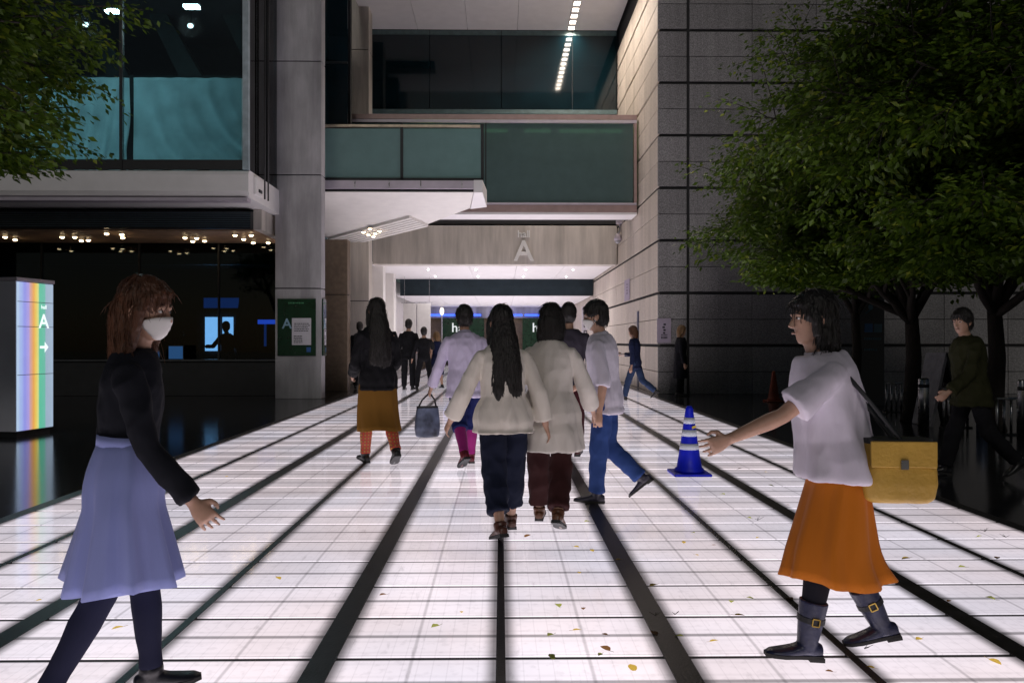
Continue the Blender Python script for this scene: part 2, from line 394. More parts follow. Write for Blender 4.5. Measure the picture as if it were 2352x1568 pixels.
# ------------------------------------------------------------------ passage building (beam with letters, ceilings, louvre walls)
pas = thing('passage_building', 'building spanning the lit floor with a hall A concrete beam and white passage ceiling', 'building', (0, 26.4, 0))
beam = MB().box(-4.24, 3.86, 26.4, 27.0, 3.852, 5.14).build('beam', MT['concrete_warm'], pas, bevel=.012)
p = at(1203, 545, 26.4); text('hall', (p.x, 26.4, p.z), (1,0,0), (0,0,1), (0,-1,0), .33, .05, MT['letter_metal'], beam, center=True, gap=.05)
p = at(1203, 598, 26.4); text('A', (p.x, 26.4, p.z), (1,0,0), (0,0,1), (0,-1,0), .95, .07, MT['letter_metal'], beam, center=True)
# upper dark glass wall above the beam: three wide panes between mullions, ledge below
xs = [-4.4, -2.36, .02, 2.38, 3.86]
for i in range(4):
    MB().box(xs[i]+.012, xs[i+1]-.012, 26.45, 26.5, 8.99, 11.45).build('glass_pane', MT['teal_glass'], pas)
    MB().box(xs[i]+.012, xs[i+1]-.012, 26.46, 26.5, 11.462, 11.62).build('glass_pane', MT['ledge_teal'], pas)
MB().box(-4.4, 3.86, 26.40, 26.5, 8.84, 8.98).build('ledge', MT['ledge_teal'], pas)
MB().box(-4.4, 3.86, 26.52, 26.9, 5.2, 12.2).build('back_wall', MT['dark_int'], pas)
MB().box(-4.4, 3.86, 26.46, 26.515, 5.2, 8.83).build('lower_wall', MT['joint'], pas)
# louvre blades in front of the dark glass, fine lines
# canopy ceiling high above
cx = [-4.4, -2.75, -1.1, .55, 2.2, 3.86]
for i in range(5):
    for (y0, y1) in ((19.9, 23.1), (23.11, 26.44)):
        MB().box(cx[i]+.006, cx[i+1]-.006, y0+.005, y1, 11.63, 11.75).build('ceiling_panel', MT['white_panel'], pas)
MB().box(-4.4, 3.86, 19.9, 26.9, 11.76, 12.2).build('roof', MT['dark_int'], pas)
MB().box(-4.4, -2.44, 22.9, 23.5, 11.35, 11.626).build('roof_beam', MT['dark_metal'], pas)
# passage ceiling behind the beam
for i in range(5):
    for (y0, y1) in ((27.005, 30.1), (30.11, 33.3)):
        MB().box(cx[i]+.005, cx[i+1]-.005, y0, y1, 3.9, 4.0).build('ceiling_panel', MT['white_panel'], pas)
lv = MB().box(-4.2, 3.86, 33.34, 33.6, 3.22, 4.05).build('louvre_band', MT['dark_metal'], pas)
for i in range(14):
    b = MB(); z = 3.25 + i*.047; b.add([(-4.2,33.32,z),(3.86,33.32,z),(3.86,33.338,z+.04),(-4.2,33.338,z+.04),(-4.2,33.30,z-.002),(3.86,33.30,z-.002),(3.86,33.30,z+.012),(-4.2,33.30,z+.012)],
      [(0,1,2,3),(4,5,1,0),(4,7,6,5),(7,3,2,6)]); b.build('louvre', MT['louvre_blue'], lv)
for i in range(5):
    MB().box(cx[i]+.005, cx[i+1]-.005, 33.62, 45, 3.23, 3.33).build('ceiling_panel', MT['white_panel'], pas)
MB().box(-4.9, -4.7, 25.3, 45, 0, 4.0).build('left_wall', MT['white_soffit'], pas)
# lobby end
MB().box(-5, 4.5, 45, 45.3, 0, 3.6).build('lobby_wall', MT['brown_stone'], pas)
MB().box(-5, 4.5, 44.6, 44.98, 2.62, 3.22).build('lobby_bulkhead', MT['concrete'], pas)
for (xa, xb) in ((985,1105), (1125,1200), (1205,1285), (1292,1372)):
    a, b_ = at(xa, 722, 44.4), at(xb, 722, 44.4)
    MB().box(a.x, b_.x, 44.40, 44.5, 2.72, 2.82).build('light_strip', MT['led_blue'], pas)
for (xa, xb, xt, ch) in ((1016,1112,1058,'hall'), (1200,1294,1243,'hall')):
    a, b_ = at(xa, 735, 44.3), at(xb, 735, 44.3)
    s = thing('hall_sign', 'dark green lit board lettered hall at the %s of the far lobby' % ('left' if xa < 1100 else 'right'), 'sign', ((a.x+b_.x)/2, 44.3, 0), group='hall boards in the far lobby')
    MB().box(a.x, b_.x, 44.3, 44.38, .1, 2.6).build('board', MT['green_board'], s, bevel=.01)
    p = at(xt, 762, 44.29); text(ch, (p.x, 44.298, p.z), (1,0,0), (0,0,1), (0,-1,0), .72, .02, MT['letter_white'], s, center=True)
for x_, w_ in ((1015, 'left'), (1293, 'right')):
    a = at(x_, 784, 43.5); s = thing('light_post', 'slim glass edged post with a glowing top on the %s of the lobby' % w_, 'post', (a.x, 43.5, 0), group='lit posts in the lobby')
    MB().tube([(a.x, 43.5, 0), (a.x, 43.5, 2.75)], .04, 10).build('post', MT['steel'], s, smooth=True)
    b = MB(); b.ell((a.x, 43.5, 2.95), .12, .12, .22); b.build('lamp', emis('post_lamp', (1,.86,.7), 1.3), s, smooth=True)

# pillars along the left of the passage
def pillar(x0, x1, y0, y1, joints, m, label):
    o = thing('concrete_pillar', label, 'pillar', ((x0+x1)/2, (y0+y1)/2, 0), group='concrete pillars on the left')
    for a, b_ in zip(joints[:-1], joints[1:]):
        q = MB(); q.box(x0, x1, y0, y1, a + (.012 if a else 0), b_ - .012); q.build('concrete_segment', m, o, bevel=.012)
    MB().box(x0+.03, x1-.03, y0+.03, y1-.03, 0, joints[-1]-.02).build('core', MT['joint'], o)
    return o
p1 = pillar(-5.12, -4.07, 18.15, 18.52, [0, 2.505, 5.08, 7.66, 10.3, 13], MT['concrete'], 'nearest tall grey concrete pillar carrying the green poster boards')
pillar(-4.70, -4.07, 24.65, 25.3, [0, 2.55, 5.1, 7.7, 10.3, 12.9], MT['concrete_warm'], 'second grey concrete pillar behind the balcony end')
pillar(-4.66, -4.07, 27.6, 28.2, [0, 3.95], MT['white_soffit'], 'pale square pillar just inside the passage under the beam')  # white finish paints in the bright lighting on this concrete row
pillar(-4.66, -4.07, 30.4, 31.0, [0, 3.95], MT['white_soffit'], 'pale square pillar deepest inside the passage')  # same white finish, bright passage light put into the colour
bw = thing('stone_wall', 'brown stone wall panel standing between the near pillars', 'wall', (-4.6, 21.2, 0))
for a, b_ in ((0, 2.52), (2.54, 3.98)):
    MB().box(-5.3, -4.03, 21.0, 21.4, a, b_).build('stone_slab', MT['brown_stone'], bw, bevel=.008)
MB().box(-5.25, -4.06, 21.03, 21.37, 0.0, 3.9).build('core', MT['joint'], bw)

# ------------------------------------------------------------------ foot bridge across the passage
br = thing('footbridge', 'glass sided footbridge with pinkish metal frame crossing above the passage', 'bridge', (0, 22.4, 4.9))
xl, xr = -4.45, 3.84
MB().box(xl, xr, 22.40, 22.52, 7.54, 7.68).build('top_rail', MT['pink_metal'], br, bevel=.008)
MB().box(xl, xr, 22.385, 22.45, 7.445, 7.53).build('drip_rail', MT['lilac_metal'], br, bevel=.006)
MB().box(xl, xr, 22.40, 22.52, 4.94, 5.14).build('bottom_rail', MT['pink_metal'], br, bevel=.008)
MB().box(xl, xr, 22.38, 22.43, 5.145, 5.20).build('bottom_bead', MT['lilac_metal'], br, bevel=.004)
MB().box(xr-.085, xr, 22.39, 22.50, 5.205, 7.44).build('end_post', MT['pink_metal'], br, bevel=.006)
px = [xl, -2.1, .42, 2.2, xr-.09]
px = [xl, -.42, xr-.09]
for a, b_ in zip(px[:-1], px[1:]):
    MB().box(a+.012, b_-.012, 22.44, 22.46, 5.21, 7.44).build('glass_pane', MT['glass_bridge'], br)
MB().box(-.435, -.405, 22.43, 22.48, 5.205, 7.44).build('mullion', MT['dark_metal'], br)
MB().box(xl, xr, 22.53, 24.1, 4.96, 5.12).build('deck', MT['dark_int'], br)
MB().box(xl, xr, 22.42, 23.35, 4.87, 4.935).build('soffit', MT['white_panel'], br)
MB().box(xl, xr, 24.12, 24.2, 5.0, 7.69).build('rear_wall', mat('bridge_rear_panel', (.12,.16,.15), .6), br)
MB().box(xl, xr, 22.53, 24.1, 7.58, 7.68).build('roof', MT['dark_int'], br)
MB().box(xl, xr, 23.4, 23.6, 7.28, 7.4).build('cable_tray', mat('tray_metal', (.3,.33,.28), .5), br)
for x0, x1 in ((.7, 1.45), (1.7, 2.75), (2.85, 3.5), (-2.6, -1.2), (-.9, .2)):
    MB().box(x0, x1, 22.95, 23.05, 7.34, 7.42).build('tube_light', MT['green_lamp'], br)

# ------------------------------------------------------------------ balcony with sloping white soffit in front of the bridge
ba = thing('balcony', 'glass railed balcony wedge with sloping white underside and slatted strip', 'balcony', (-2.4, 19.6, 5))
sz = lambda x, y: 4.95 - .102*(y - 19.5)
MB().box(-5.2, -.46, 19.46, 19.62, 5.02, 5.225).build('fascia', MT['lilac_metal'], ba, bevel=.01)
for x in (-3.55, -2.72, -1.95, -.95): MB().box(x-.012, x+.012, 19.452, 19.459, 5.03, 5.215).build('joint_strip', MT['steel'], ba)
MB().box(-5.2, -.62, 19.52, 19.7, 4.962, 5.018).build('shadow_gap', MT['black_paint'], ba)
cap = MB(); cap.prism([(-.66,19.44), (-.44,19.44), (-.36,20.75), (-.80,20.95)], lambda x, y: sz(x, y)-.03, lambda x, y: 5.235); cap.build('end_cap', MT['white_panel'], ba, fix=True, bevel=.012)
sof = MB(); sof.prism([(-5.3,19.53), (-.67,19.53), (-.81,20.96), (-2.62,23.4), (-4.2,24.60), (-5.3,24.63)], sz, lambda x, y: sz(x, y)+.10); sof.build('soffit', MT['white_soffit'], ba, fix=True)
MB().prism([(-5.2,19.63), (-.62,19.63), (-.42,20.7), (-2.55,23.2), (-4.2,24.3), (-5.2,24.3)], 5.07, 5.2).build('deck', MT['dark_int'], ba, fix=True)
d0, d1 = Vector((-2.45, 21.75)), Vector((-5.2, 24.3)); dd = (d1-d0).normalized(); nn = Vector((-dd.y, dd.x))
if nn.y < 0: nn = -nn
for i in range(6):
    a = d0 + nn*(i*.17) + dd*(.10*i*.6); e = d1 + nn*(i*.17)
    q = MB(); hw = nn*.055
    P = [(a-hw), (a+hw), (e+hw), (e-hw)]
    q.prism([tuple(v) for v in P], lambda x, y: sz(x, y)-.075, lambda x, y: sz(x, y)-.004); q.build('soffit_slat', MT['white_soffit'], ba, fix=True)
gx = [-5.2, -2.42, -.45]
for a, b_ in zip(gx[:-1], gx[1:]):
    MB().box(a+.02, b_-.03, 19.53, 19.552, 5.30, 6.50).build('glass_pane', MT['glass_rail'], ba)
for x in gx[1:]: MB().box(x-.035, x+.035, 19.5, 19.58, 5.24, 6.62).build('post', MT['dark_metal'], ba, bevel=.005)
MB().box(-5.2, -.42, 19.5, 19.58, 5.235, 5.295).build('bottom_channel', MT['dark_metal'], ba)
MB().box(-5.2, -.50, 19.49, 19.57, 6.53, 6.595).build('handrail', mat('champagne_handrail', (.55,.46,.36), .3, metal=.7), ba, bevel=.012)

# ------------------------------------------------------------------ building on the left: glazed upper storey, white slab edge, dark ground storey
lb = thing('glazed_building', 'dark glazed building on the left with teal curtains above a white slab edge', 'building', (-9, 18, 0))
mx_ = [-12.5, -10.03, -7.57, -5.16]
for a, b_ in zip(mx_[:-1], mx_[1:]):
    MB().box(a+.03, b_-.03, 16.0, 16.02, 4.93, 12).build('glass_pane', MT['glass_facade'], lb)
for x in mx_[:-1]: MB().box(x-.028, x+.028, 15.97, 16.06, 4.73, 12).build('mullion', MT['black_paint'], lb)
MB().box(-5.155, -5.03, 15.96, 16.06, 4.73, 12).build('corner_post', mat('pale_corner_post', (.34,.42,.46), .35), lb, bevel=.01)
MB().box(-14, -5.16, 15.99, 16.05, 4.73, 4.925).build('spandrel', MT['black_paint'], lb)
for y0, y1 in ((16.08, 17.3), (17.34, 18.6)):
    MB().box(-5.10, -5.08, y0, y1, 4.75, 12).build('glass_pane', MT['glass_dark'], lb)
MB().box(-5.12, -5.05, 17.3, 17.34, 4.73, 12).build('mullion', MT['black_paint'], lb)
MB().box(-5.2, -4.03, 21.02, 21.06, 6.3, 12).build('glass_pane', MT['teal_glass'], lb)
MB().box(-5.2, -4.03, 21.4, 21.6, 6.2, 12).build('stair_wall', MT['dark_int'], lb)
MB().box(-5.2, -4.03, 21.0, 21.07, 8.6, 8.66).build('transom', MT['black_paint'], lb)
fa = MB(); prof = [(15.95,4.30),(15.95,4.62),(15.98,4.69),(16.05,4.725),(18.9,4.725),(18.9,4.18),(16.12,4.18),(16.0,4.21)]
fa.loft([[Vector((x, y, z)) for y, z in prof] for x in (-14, -5.03)]); fa.build('slab_edge', MT['white_panel'], lb, fix=True)
MB().box(-14, -5.06, 15.97, 16.2, 4.10, 4.172).build('slab_lip', MT['lilac_metal'], lb, bevel=.01)
MB().box(-5.03, -4.97, 16.3, 16.75, 4.3, 4.66).build('bracket_plate', MT['white_panel'], lb, bevel=.01)
MB().box(-5.0, -4.95, 16.42, 16.62, 4.36, 4.42).build('bracket_pin', MT['dark_metal'], lb)
for x, y in ((-4.985, 16.9), (-4.97, 17.1)):
    MB().tube([(x, y, 4.3), (x, y, 12)], .018, 8).build('hanger_rod', MT['black_paint'], lb, smooth=True)
rc = MB().box(-14, -5.38, 17.2, 17.4, 3.73, 4.10).build('recess_band', MT['dark_metal'], lb)
for i in range(7): MB().box(-14, -5.385, 17.18, 17.197, 3.76+i*.047, 3.785+i*.047).build('louvre', MT['louvre_blue'], rc)
MB().box(-5.38, -5.2, 17.4, 19.6, 3.73, 4.17).build('recess_side', MT['concrete_warm'], lb)
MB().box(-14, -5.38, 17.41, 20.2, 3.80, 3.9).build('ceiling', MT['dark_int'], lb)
sl = MB()
for i in range(16): sl.box(-14, -5.4, 17.43+i*.135, 17.53+i*.135, 3.70, 3.795)
tag(sl.build('slat_ceiling', MT['brown_ceiling'], lb), kind='stuff')
gxs = [-13.6, -11.2, -8.83, -6.9, -5.24]
for a, b_ in zip(gxs[:-1], gxs[1:]):
    MB().box(a+.02, b_-.02, 19.6, 19.615, .02, 3.69).build('glass_pane', MT['glass_dark'], lb)
for x in gxs: MB().box(x-.02, x+.02, 19.57, 19.65, .0, 3.69).build('mullion', MT['black_paint'], lb)
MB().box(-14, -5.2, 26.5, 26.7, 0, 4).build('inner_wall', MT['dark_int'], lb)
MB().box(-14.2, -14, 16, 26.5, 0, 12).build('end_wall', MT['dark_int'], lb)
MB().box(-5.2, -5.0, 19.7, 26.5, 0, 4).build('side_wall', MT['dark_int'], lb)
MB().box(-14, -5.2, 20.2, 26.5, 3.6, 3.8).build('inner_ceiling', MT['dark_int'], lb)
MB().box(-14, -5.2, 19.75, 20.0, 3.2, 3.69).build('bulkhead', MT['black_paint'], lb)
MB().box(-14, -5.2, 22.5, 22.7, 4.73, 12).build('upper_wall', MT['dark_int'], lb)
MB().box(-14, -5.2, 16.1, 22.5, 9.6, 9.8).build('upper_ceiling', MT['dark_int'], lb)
MT_rb = mat('dark_teal_beam', (.022,.036,.038), .7)
for x in (-10.9, -9.15, -7.55, -5.95):        # raking beams behind the upper glass
    q = MB(); a, e = Vector((x*1.155-.52, 20.4, 10.65)), Vector((x*1.155+.87, 20.7, 7.9)); d = e-a
    q.loft([[a+Vector((-.17,-.15,0)), a+Vector((.17,-.15,0)), a+Vector((.17,.15,0)), a+Vector((-.17,.15,0))],
            [e+Vector((-.30,-.2,0)), e+Vector((.30,-.2,0)), e+Vector((.30,.2,0)), e+Vector((-.30,.2,0))]])
    q.build('raking_beam', MT_rb, lb, fix=True)
MB().box(-13.9, -5.25, 20.5, 21.1, 7.4, 8.1).build('cross_beam', MT_rb, lb)
# louvred ceiling lamps of the upper storey
for (px_, py_, lab) in ((260, 22, 'small louvred ceiling lamp above the left raking beam'), (440, 12, 'small louvred ceiling lamp right of the other one')):
    p = at(px_, py_, 17.2); o = thing('ceiling_lamp', lab, 'lamp', p, group='lamps behind the upper glass')
    MB().box(p.x-.17, p.x+.17, p.y-.05, p.y+.12, p.z-.0, p.z+.03).build('housing', MT['dark_metal'], o)
    for i in range(6): MB().box(p.x-.16+i*.055, p.x-.125+i*.055, p.y-.05, p.y+.10, p.z-.06, p.z-.005).build('tube', MT['lamp_teal'], o)
for px_, py_, lab in ((440, 58, 'pale round spot lamp behind the corner curtain'), (200, 55, 'added spot lamp lighting the left curtain from behind')):  # the left spot lamp is added to light its curtain
    p = at(px_, py_, 19.2); o = thing('spot_lamp', lab, 'lamp', p, group='lamps behind the upper glass')
    MB().tube([(p.x, p.y, p.z), (p.x, p.y, 9.6)], .012, 6).build('stem', MT['black_paint'], o)
    q = MB(); q.tube([(p.x, p.y+.08, p.z+.05), (p.x, p.y-.06, p.z-.04)], [.05, .09], 14); q.build('shade', MT['dark_metal'], o, True)
    q = MB(); q.ell((p.x, p.y-.065, p.z-.045), .07, .04, .06); q.build('bulb', emis('spot_bulb', (.9,1,.95), 3), o, True)
    ld = bpy.data.lights.new('lamp_light', 'AREA'); ld.shape = 'DISK'; ld.size = .6; ld.energy = 34; ld.color = (.90, 1, 1); ld.spread = R(98)  # added area light that brightens the curtain from behind
    lo = bpy.data.objects.new('lamp_light', ld); C.objects.link(lo); lo.parent = o; lo.location = (0, -.12, -.08)
    lo.rotation_euler = (Vector((p.x, p.y, p.z)) - Vector((p.x + (.2 if px_ > 300 else -.2), 16.42, 5.1))).to_track_quat('Z', 'Y').to_euler()
# curtains behind the panes: sheets with gathered folds
def curtain(x0, x1, y, z0, z1, label, seed, lean, n=90, m=26, side=False):
    vs, fs = [], []
    for j in range(m+1):
        v = j/m
        for i in range(n+1):
            u = i/n; w = u + lean*(1-v)**2*.28*(.3+u)
            a = (.02 + .085*(1-v)**1.1)*(.35 + .65*u)
            d = a*(math.sin(w*38 + seed) + .6*math.sin(w*23.7 + 2*seed + 1.5*v) + .5*noise.noise((w*9, v*1.5, seed)))
            X = x0 + (x1-x0)*u
            vs.append((X, y + d, z0 + (z1-z0)*v + .0) if not side else (y + d, X, z0 + (z1-z0)*v))
    for j in range(m):
        for i in range(n): a = j*(n+1)+i; fs.append((a, a+1, a+n+2, a+n+1))
    me = bpy.data.meshes.new('curtain'); me.from_pydata(vs, [], fs); me.polygons.foreach_set('use_smooth', [True]*len(fs))
    o = link('curtain', me, MT['curtain']); tag(o, label, 'curtain', 'teal curtains behind the upper glass')
    s = o.modifiers.new('thickness', 'SOLIDIFY'); s.thickness = .006
curtain(-9.98, -7.62, 16.42, 4.8, 6.70, 'teal curtain in the upper window behind the left branch, loosely hung', 1.0, .4)
curtain(-7.52, -5.22, 16.42, 4.8, 6.70, 'teal curtain with sweeping folds in the upper corner window', 2.3, -1.5)
curtain(-12.4, -10.08, 16.42, 4.8, 6.70, 'teal curtain in the leftmost upper window', 4.1, .3)
curtain(16.55, 17.9, -5.3, 4.8, 6.60, 'short dim curtain behind the side glass around the corner', 5.0, .2, side=True)

# low wall with lit panels in front of the ground storey, and what shows behind the glass
lw = thing('low_wall', 'long dark low wall along the ground storey windows on the left', 'wall', (-9, 19.2, 0))
MB().box(-13.6, -5.2, 19.15, 19.35, 0, .82).build('wall', MT['black_paint'], lw, bevel=.01)
MB().box(-13.6, -5.2, 19.1, 19.4, .822, .87).build('coping', mat('dark_coping', (.05,.055,.06), .25), lw, bevel=.01)
for (xa, xb, ya, yb, lab, m_) in ((281,313,798,829,'largest pale blue lit panel on the low wall', 'screen_blue'), (353,366,805,816,'smallest blue lit panel on the low wall','panel_blue_dim'), (388,420,795,829,'dim blue lit panel on the low wall nearest the doorway','panel_blue_dim')):
    a, b_ = at(xa, yb, 19.2), at(xb, ya, 19.2); a.z = .872
    o = thing('display_panel', lab, 'display', ((a.x+b_.x)/2, 19.2, .872), group='lit panels on the low wall')
    MB().box(a.x-.015, b_.x+.015, 19.2, 19.24, .872, b_.z+.02).build('frame', MT['black_paint'], o, bevel=.004)
    MB().box(a.x, b_.x, 19.192, 19.199, .885, b_.z).build('screen', emis('display_glow', (.08,.22,.55), .55) if m_ == 'screen_blue' else MT['panel_blue_dim'], o)
sc = thing('doorway', 'bright blue white doorway deep inside the dark ground storey', 'doorway', (at(500,784,25.5).x, 25.5, 0))
a, b_ = at(467, 770, 25.5), at(536, 727, 25.5)
MB().box(a.x-.2, b_.x+.12, 25.5, 25.6, 0, b_.z+.15).build('frame', MT['dark_int'], sc)
for xa, xb in ((470, 504), (510, 534)):
    q, r = at(xa, 800, 25.4), at(xb, 728, 25.4); MB().box(q.x, r.x, 25.44, 25.49, 1.0, r.z).build('pane', MT['screen_blue'], sc)
for (xa, xb, ya, yb, Y, mm, lab) in ((468,548,684,707,25.0,'panel_blue','wide blue glowing panel over the bright doorway'), (478,548,594,605,21.0,'panel_blue','thin blue glowing strip under the ceiling on the left'), (480,555,560,572,20.4,'panel_blue_dim','dim blue strip just below the warm ceiling lights')):
    a, b_ = at(xa, yb, Y), at(xb, ya, Y)
    o = thing('wall_light', lab, 'light', ((a.x+b_.x)/2, Y, a.z), group='blue light panels indoors')
    MB().box(a.x, b_.x, Y, Y+.03, a.z, b_.z).build('diffuser', MT[mm], o); MB().box(a.x-.02, b_.x+.02, Y+.031, Y+.06, a.z-.02, b_.z+.02).build('housing', MT['black_paint'], o)
a, b_ = at(592, 744, 21), at(632, 734, 21)
o = thing('light_bar', 'blue light bar with an upright tube beside the near pillar', 'light', (a.x, 21, a.z))
MB().box(a.x, b_.x, 21, 21.03, a.z, b_.z).build('bar', MT['led_blue'], o); q = at(608, 795, 21); MB().box(q.x-.03, q.x+.03, 21.04, 21.06, q.z, b_.z).build('upright', MT['panel_blue'], o)
vs, fs = [], []
for j in range(13):
    v = j/12
    for i in range(41):
        u = i/40; X = -9.1 + 1.7*u*(1-.3*v)+.4*v; vs.append((X, 24.0 + .08*math.sin(u*30+v*4)*(1-.5*v), 1.1 + 2.4*v))
for j in range(12):
    for i in range(40): k = j*41+i; fs.append((k, k+1, k+42, k+41))
me = bpy.data.meshes.new('drape'); me.from_pydata(vs, [], fs); me.polygons.foreach_set('use_smooth', [True]*len(fs))
tag(link('drape', me, mat('dark_drape', (.05,.09,.08), .8)), 'dark gathered drape hanging beside the bright doorway', 'curtain').location = (1.0, 0, 0)

# ------------------------------------------------------------------ lamps that are lit in the photograph
def downlight(p, r, m, label, group, down=.02):
    o = thing('downlight', label, 'light', p, group=group)
    q = MB(); q.tube([(p[0],p[1],p[2]-down),(p[0],p[1],p[2]+.02)], [r, r], 14); q.build('rim', MT['steel'], o)
    q = MB(); q.ell((p[0],p[1],p[2]-down-.004), r*.85, r*.85, r*.55, 12, 8); q.build('lamp', m, o, True); return o
ordn = 'first second third fourth fifth sixth seventh eighth ninth tenth eleventh twelfth thirteenth fourteenth fifteenth sixteenth seventeenth eighteenth'.split()
for i in range(13):
    y = 20.45 + i*.48; o = thing('ceiling_light', 'square white light in the high canopy row, %s from the dark glass wall' % ordn[12-i], 'light', (2.33, y, 11.63), group='row of canopy lights')
    MB().box(2.22, 2.44, y-.14, y+.14, 11.612, 11.628).build('frame', MT['steel'], o); MB().box(2.235, 2.425, y-.125, y+.125, 11.606, 11.611).build('lamp', MT['lamp_white'], o)
    ld = bpy.data.lights.new('lamp_light', 'AREA'); ld.shape = 'RECTANGLE'; ld.size = .19; ld.size_y = .25; ld.energy = 18; ld.color = (1, .86, .73); ld.spread = R(150)
    lo = bpy.data.objects.new('lamp_light', ld); C.objects.link(lo); lo.parent = o; lo.location = (0, 0, -.03)
for (px_, py_) in ((835,526),(850,517),(846,533),(862,530),(872,523),(858,538)):
    Y = 22.7 + (py_-515)*.045; p = at(px_, py_, Y); downlight((p.x, p.y, sz(p.x, p.y)-.078), .06, MT['lamp_warm'], 'small warm downlight in the cluster on the slatted balcony underside', 'downlights under the balcony')
for (px_, py_) in ((35,551),(143,545),(172,545),(187,553),(203,552),(245,537),(280,539),(282,546),(425,546),(452,547),(443,554),(470,553),(540,540),(577,540),(560,549),(582,557),(616,557),(12,545)):
    Y = 2.38/((784-py_)/F); p = at(px_, py_, Y); downlight((p.x, p.y, 3.68), .055, MT['lamp_warm'], 'small warm downlight in the brown slatted ceiling of the left building', 'downlights over the ground storey', .012)
for x in (-2.6, -.9, .9, 2.6):
    for y in (28.6, 31.6): o = downlight((x, y, 3.9), .045, MT['lamp_cool'], 'small cool downlight in the white passage ceiling, %s of the %s row' % ({-2.6:'leftmost',-.9:'second from left',.9:'second from right',2.6:'rightmost'}[x], 'front' if y < 30 else 'rear'), 'downlights in the passage ceiling'); ld = bpy.data.lights.new('lamp_light', 'AREA'); ld.shape = 'DISK'; ld.size = .08; ld.energy = 16; ld.color = (1, .96, .97); ld.spread = R(150); lo = bpy.data.objects.new('lamp_light', ld); C.objects.link(lo); lo.parent = o; lo.location = (0, 0, -.06)

# ------------------------------------------------------------------ signs, notices, camera
def poster(parent, o, right, out, w, h, note=True):
    o, right, out, up = Vector(o), Vector(right), Vector(out), Vector((0,0,1))
    MBo = lambda u0, u1, v0, v1, d0, d1: MB().obox(o + right*(u0+u1)/2 + up*(v0+v1)/2 + out*(d0+d1)/2, right*(u1-u0)/2, up*(v1-v0)/2, out*(d1-d0)/2)
    MBo(0, w, 0, h, 0, .03).build('board', MT['green_board'], parent, bevel=.006, fix=True)
    MBo(w*.38, w*.88, h*.19, h*.66, .0305, .0335).build('paper_note', MT['paper'], parent)
    r_ = random.Random(5)
    for (u0, u1, v0, v1, n) in ((.44,.84,.42,.58,5), (.43,.68,.22,.36,5)):
        ink = MB()
        for j in range(n):
            v = v0 + (v1-v0)*(j+.5)/n; u = u0
            while u < u1 - .03:
                l = r_.uniform(.015, .06); c = o + right*w*(u+l/2) + up*h*v + out*.0345
                ink.obox(c, right*w*l/2, up*h*.007, out*.0006); u += l + .012
        ink.build('note_print', MT['ink'], parent)
    hd = MB(); u = .28
    while u < .68: l = r_.uniform(.02,.045); hd.obox(o + right*w*(u+l/2) + up*h*.925 + out*.031, right*w*l/2, up*h*.012, out*.0006); u += l+.012
    hd.build('heading_print', mat('dim_green_print', (.05,.22,.10), .4), parent)
    text('A', o + right*w*.12 + up*h*.48 + out*.0303, right, up, out, h*.25, .006, mat('pale_blue_letter', (.25,.42,.55), .4), parent)
    MBo(w*.76, w*.87, h*.065, h*.15, .0305, .033).build('blue_symbol', mat('blue_print', (.03,.11,.35), .4), parent)
a, b_ = at(638, 817, 18.15), at(726, 686, 18.15)
po = thing('poster_board', 'dark green hall A poster on the near pillar front with a white paper note', 'sign', (a.x, 18.13, a.z), group='green poster boards on the near pillar')
poster(po, (a.x, 18.147, a.z), (1,0,0), (0,-1,0), b_.x-a.x, b_.z-a.z)
po2 = thing('poster_board', 'green poster board seen edge on around the right side of the near pillar', 'sign', (-4.06, 18.3, a.z), group='green poster boards on the near pillar')
poster(po2, (-4.067, 18.17, a.z), (0,1,0), (1,0,0), .33, b_.z-a.z)

sp_ = thing('sign_pillar', 'free standing light box sign with blue, orange, yellow and green stripes on black paving', 'sign', (-6.5, 10.9, 0))
e1 = Vector((.13, .66, 0)); W = e1.length; e1.normalize(); e2 = Vector((-e1.y, e1.x, 0)); O = Vector((-6.545, 10.86, 0)); U = Vector((0,0,1))
ob = lambda u0,u1,w0,w1,z0,z1: MB().obox(O + e1*(u0+u1)/2 + e2*(w0+w1)/2 + U*(z0+z1)/2, e1*(u1-u0)/2, e2*(w1-w0)/2, U*(z1-z0)/2)
ob(0, W, .012, .75, .075, 2.12).build('cabinet', mat('grey_blue_cabinet', (.62,.63,.72), .4, .08, 2, metal=.1), sp_, bevel=.008, fix=True)
ob(.03, W-.03, .03, .70, 0, .073).build('plinth', MT['black_paint'], sp_)
ob(-.01, W+.01, -.012, .77, 2.122, 2.17).build('cap', MT['lilac_metal'], sp_, bevel=.006, fix=True)
# the lit face is its own mesh in a rotated frame, so its bands run along its width
fo = bpy.data.objects.new('lit_face', None)
q = MB().obox(O + e1*W/2 + e2*.004 + U*1.0975, e1*(W/2-.012), U*1.012, -e2*.006)
lit = q.build('lit_face', stripes_mat(0, W), sp_, fix=True)
for z in (.84, 1.50, 1.84): ob(.012, W-.012, -.0035, -.0025, z, z+.008).build('panel_joint', mat('sign_joint_grey', (.25,.3,.36), .4), sp_)
wl = emis('sign_letter_white', (.85,.95,.95), .85)
text('hall', O + e1*.485 + U*1.76 - e2*.0028, e1, U, -e2, .075, .002, wl, sp_, center=True, joined=True, name='lettering')
text('A', O + e1*.485 + U*1.49 - e2*.0028, e1, U, -e2, .28, .002, wl, sp_, center=True, joined=True, name='lettering')
ar = MB(); c = O + e1*.485 + U*1.22 - e2*.0035
for pts in (((-.075,-.018),(.02,-.018),(.02,.018),(-.075,.018)), ((.015,-.075),(.085,0),(.015,.075))):
    vs = [c + e1*u + U*v for u, v in pts]; n = len(vs); ar.add(vs + [v - e2*.001 for v in vs], [tuple(range(n)), tuple(range(2*n-1, n-1, -1))])
ar.build('arrow', wl, sp_)

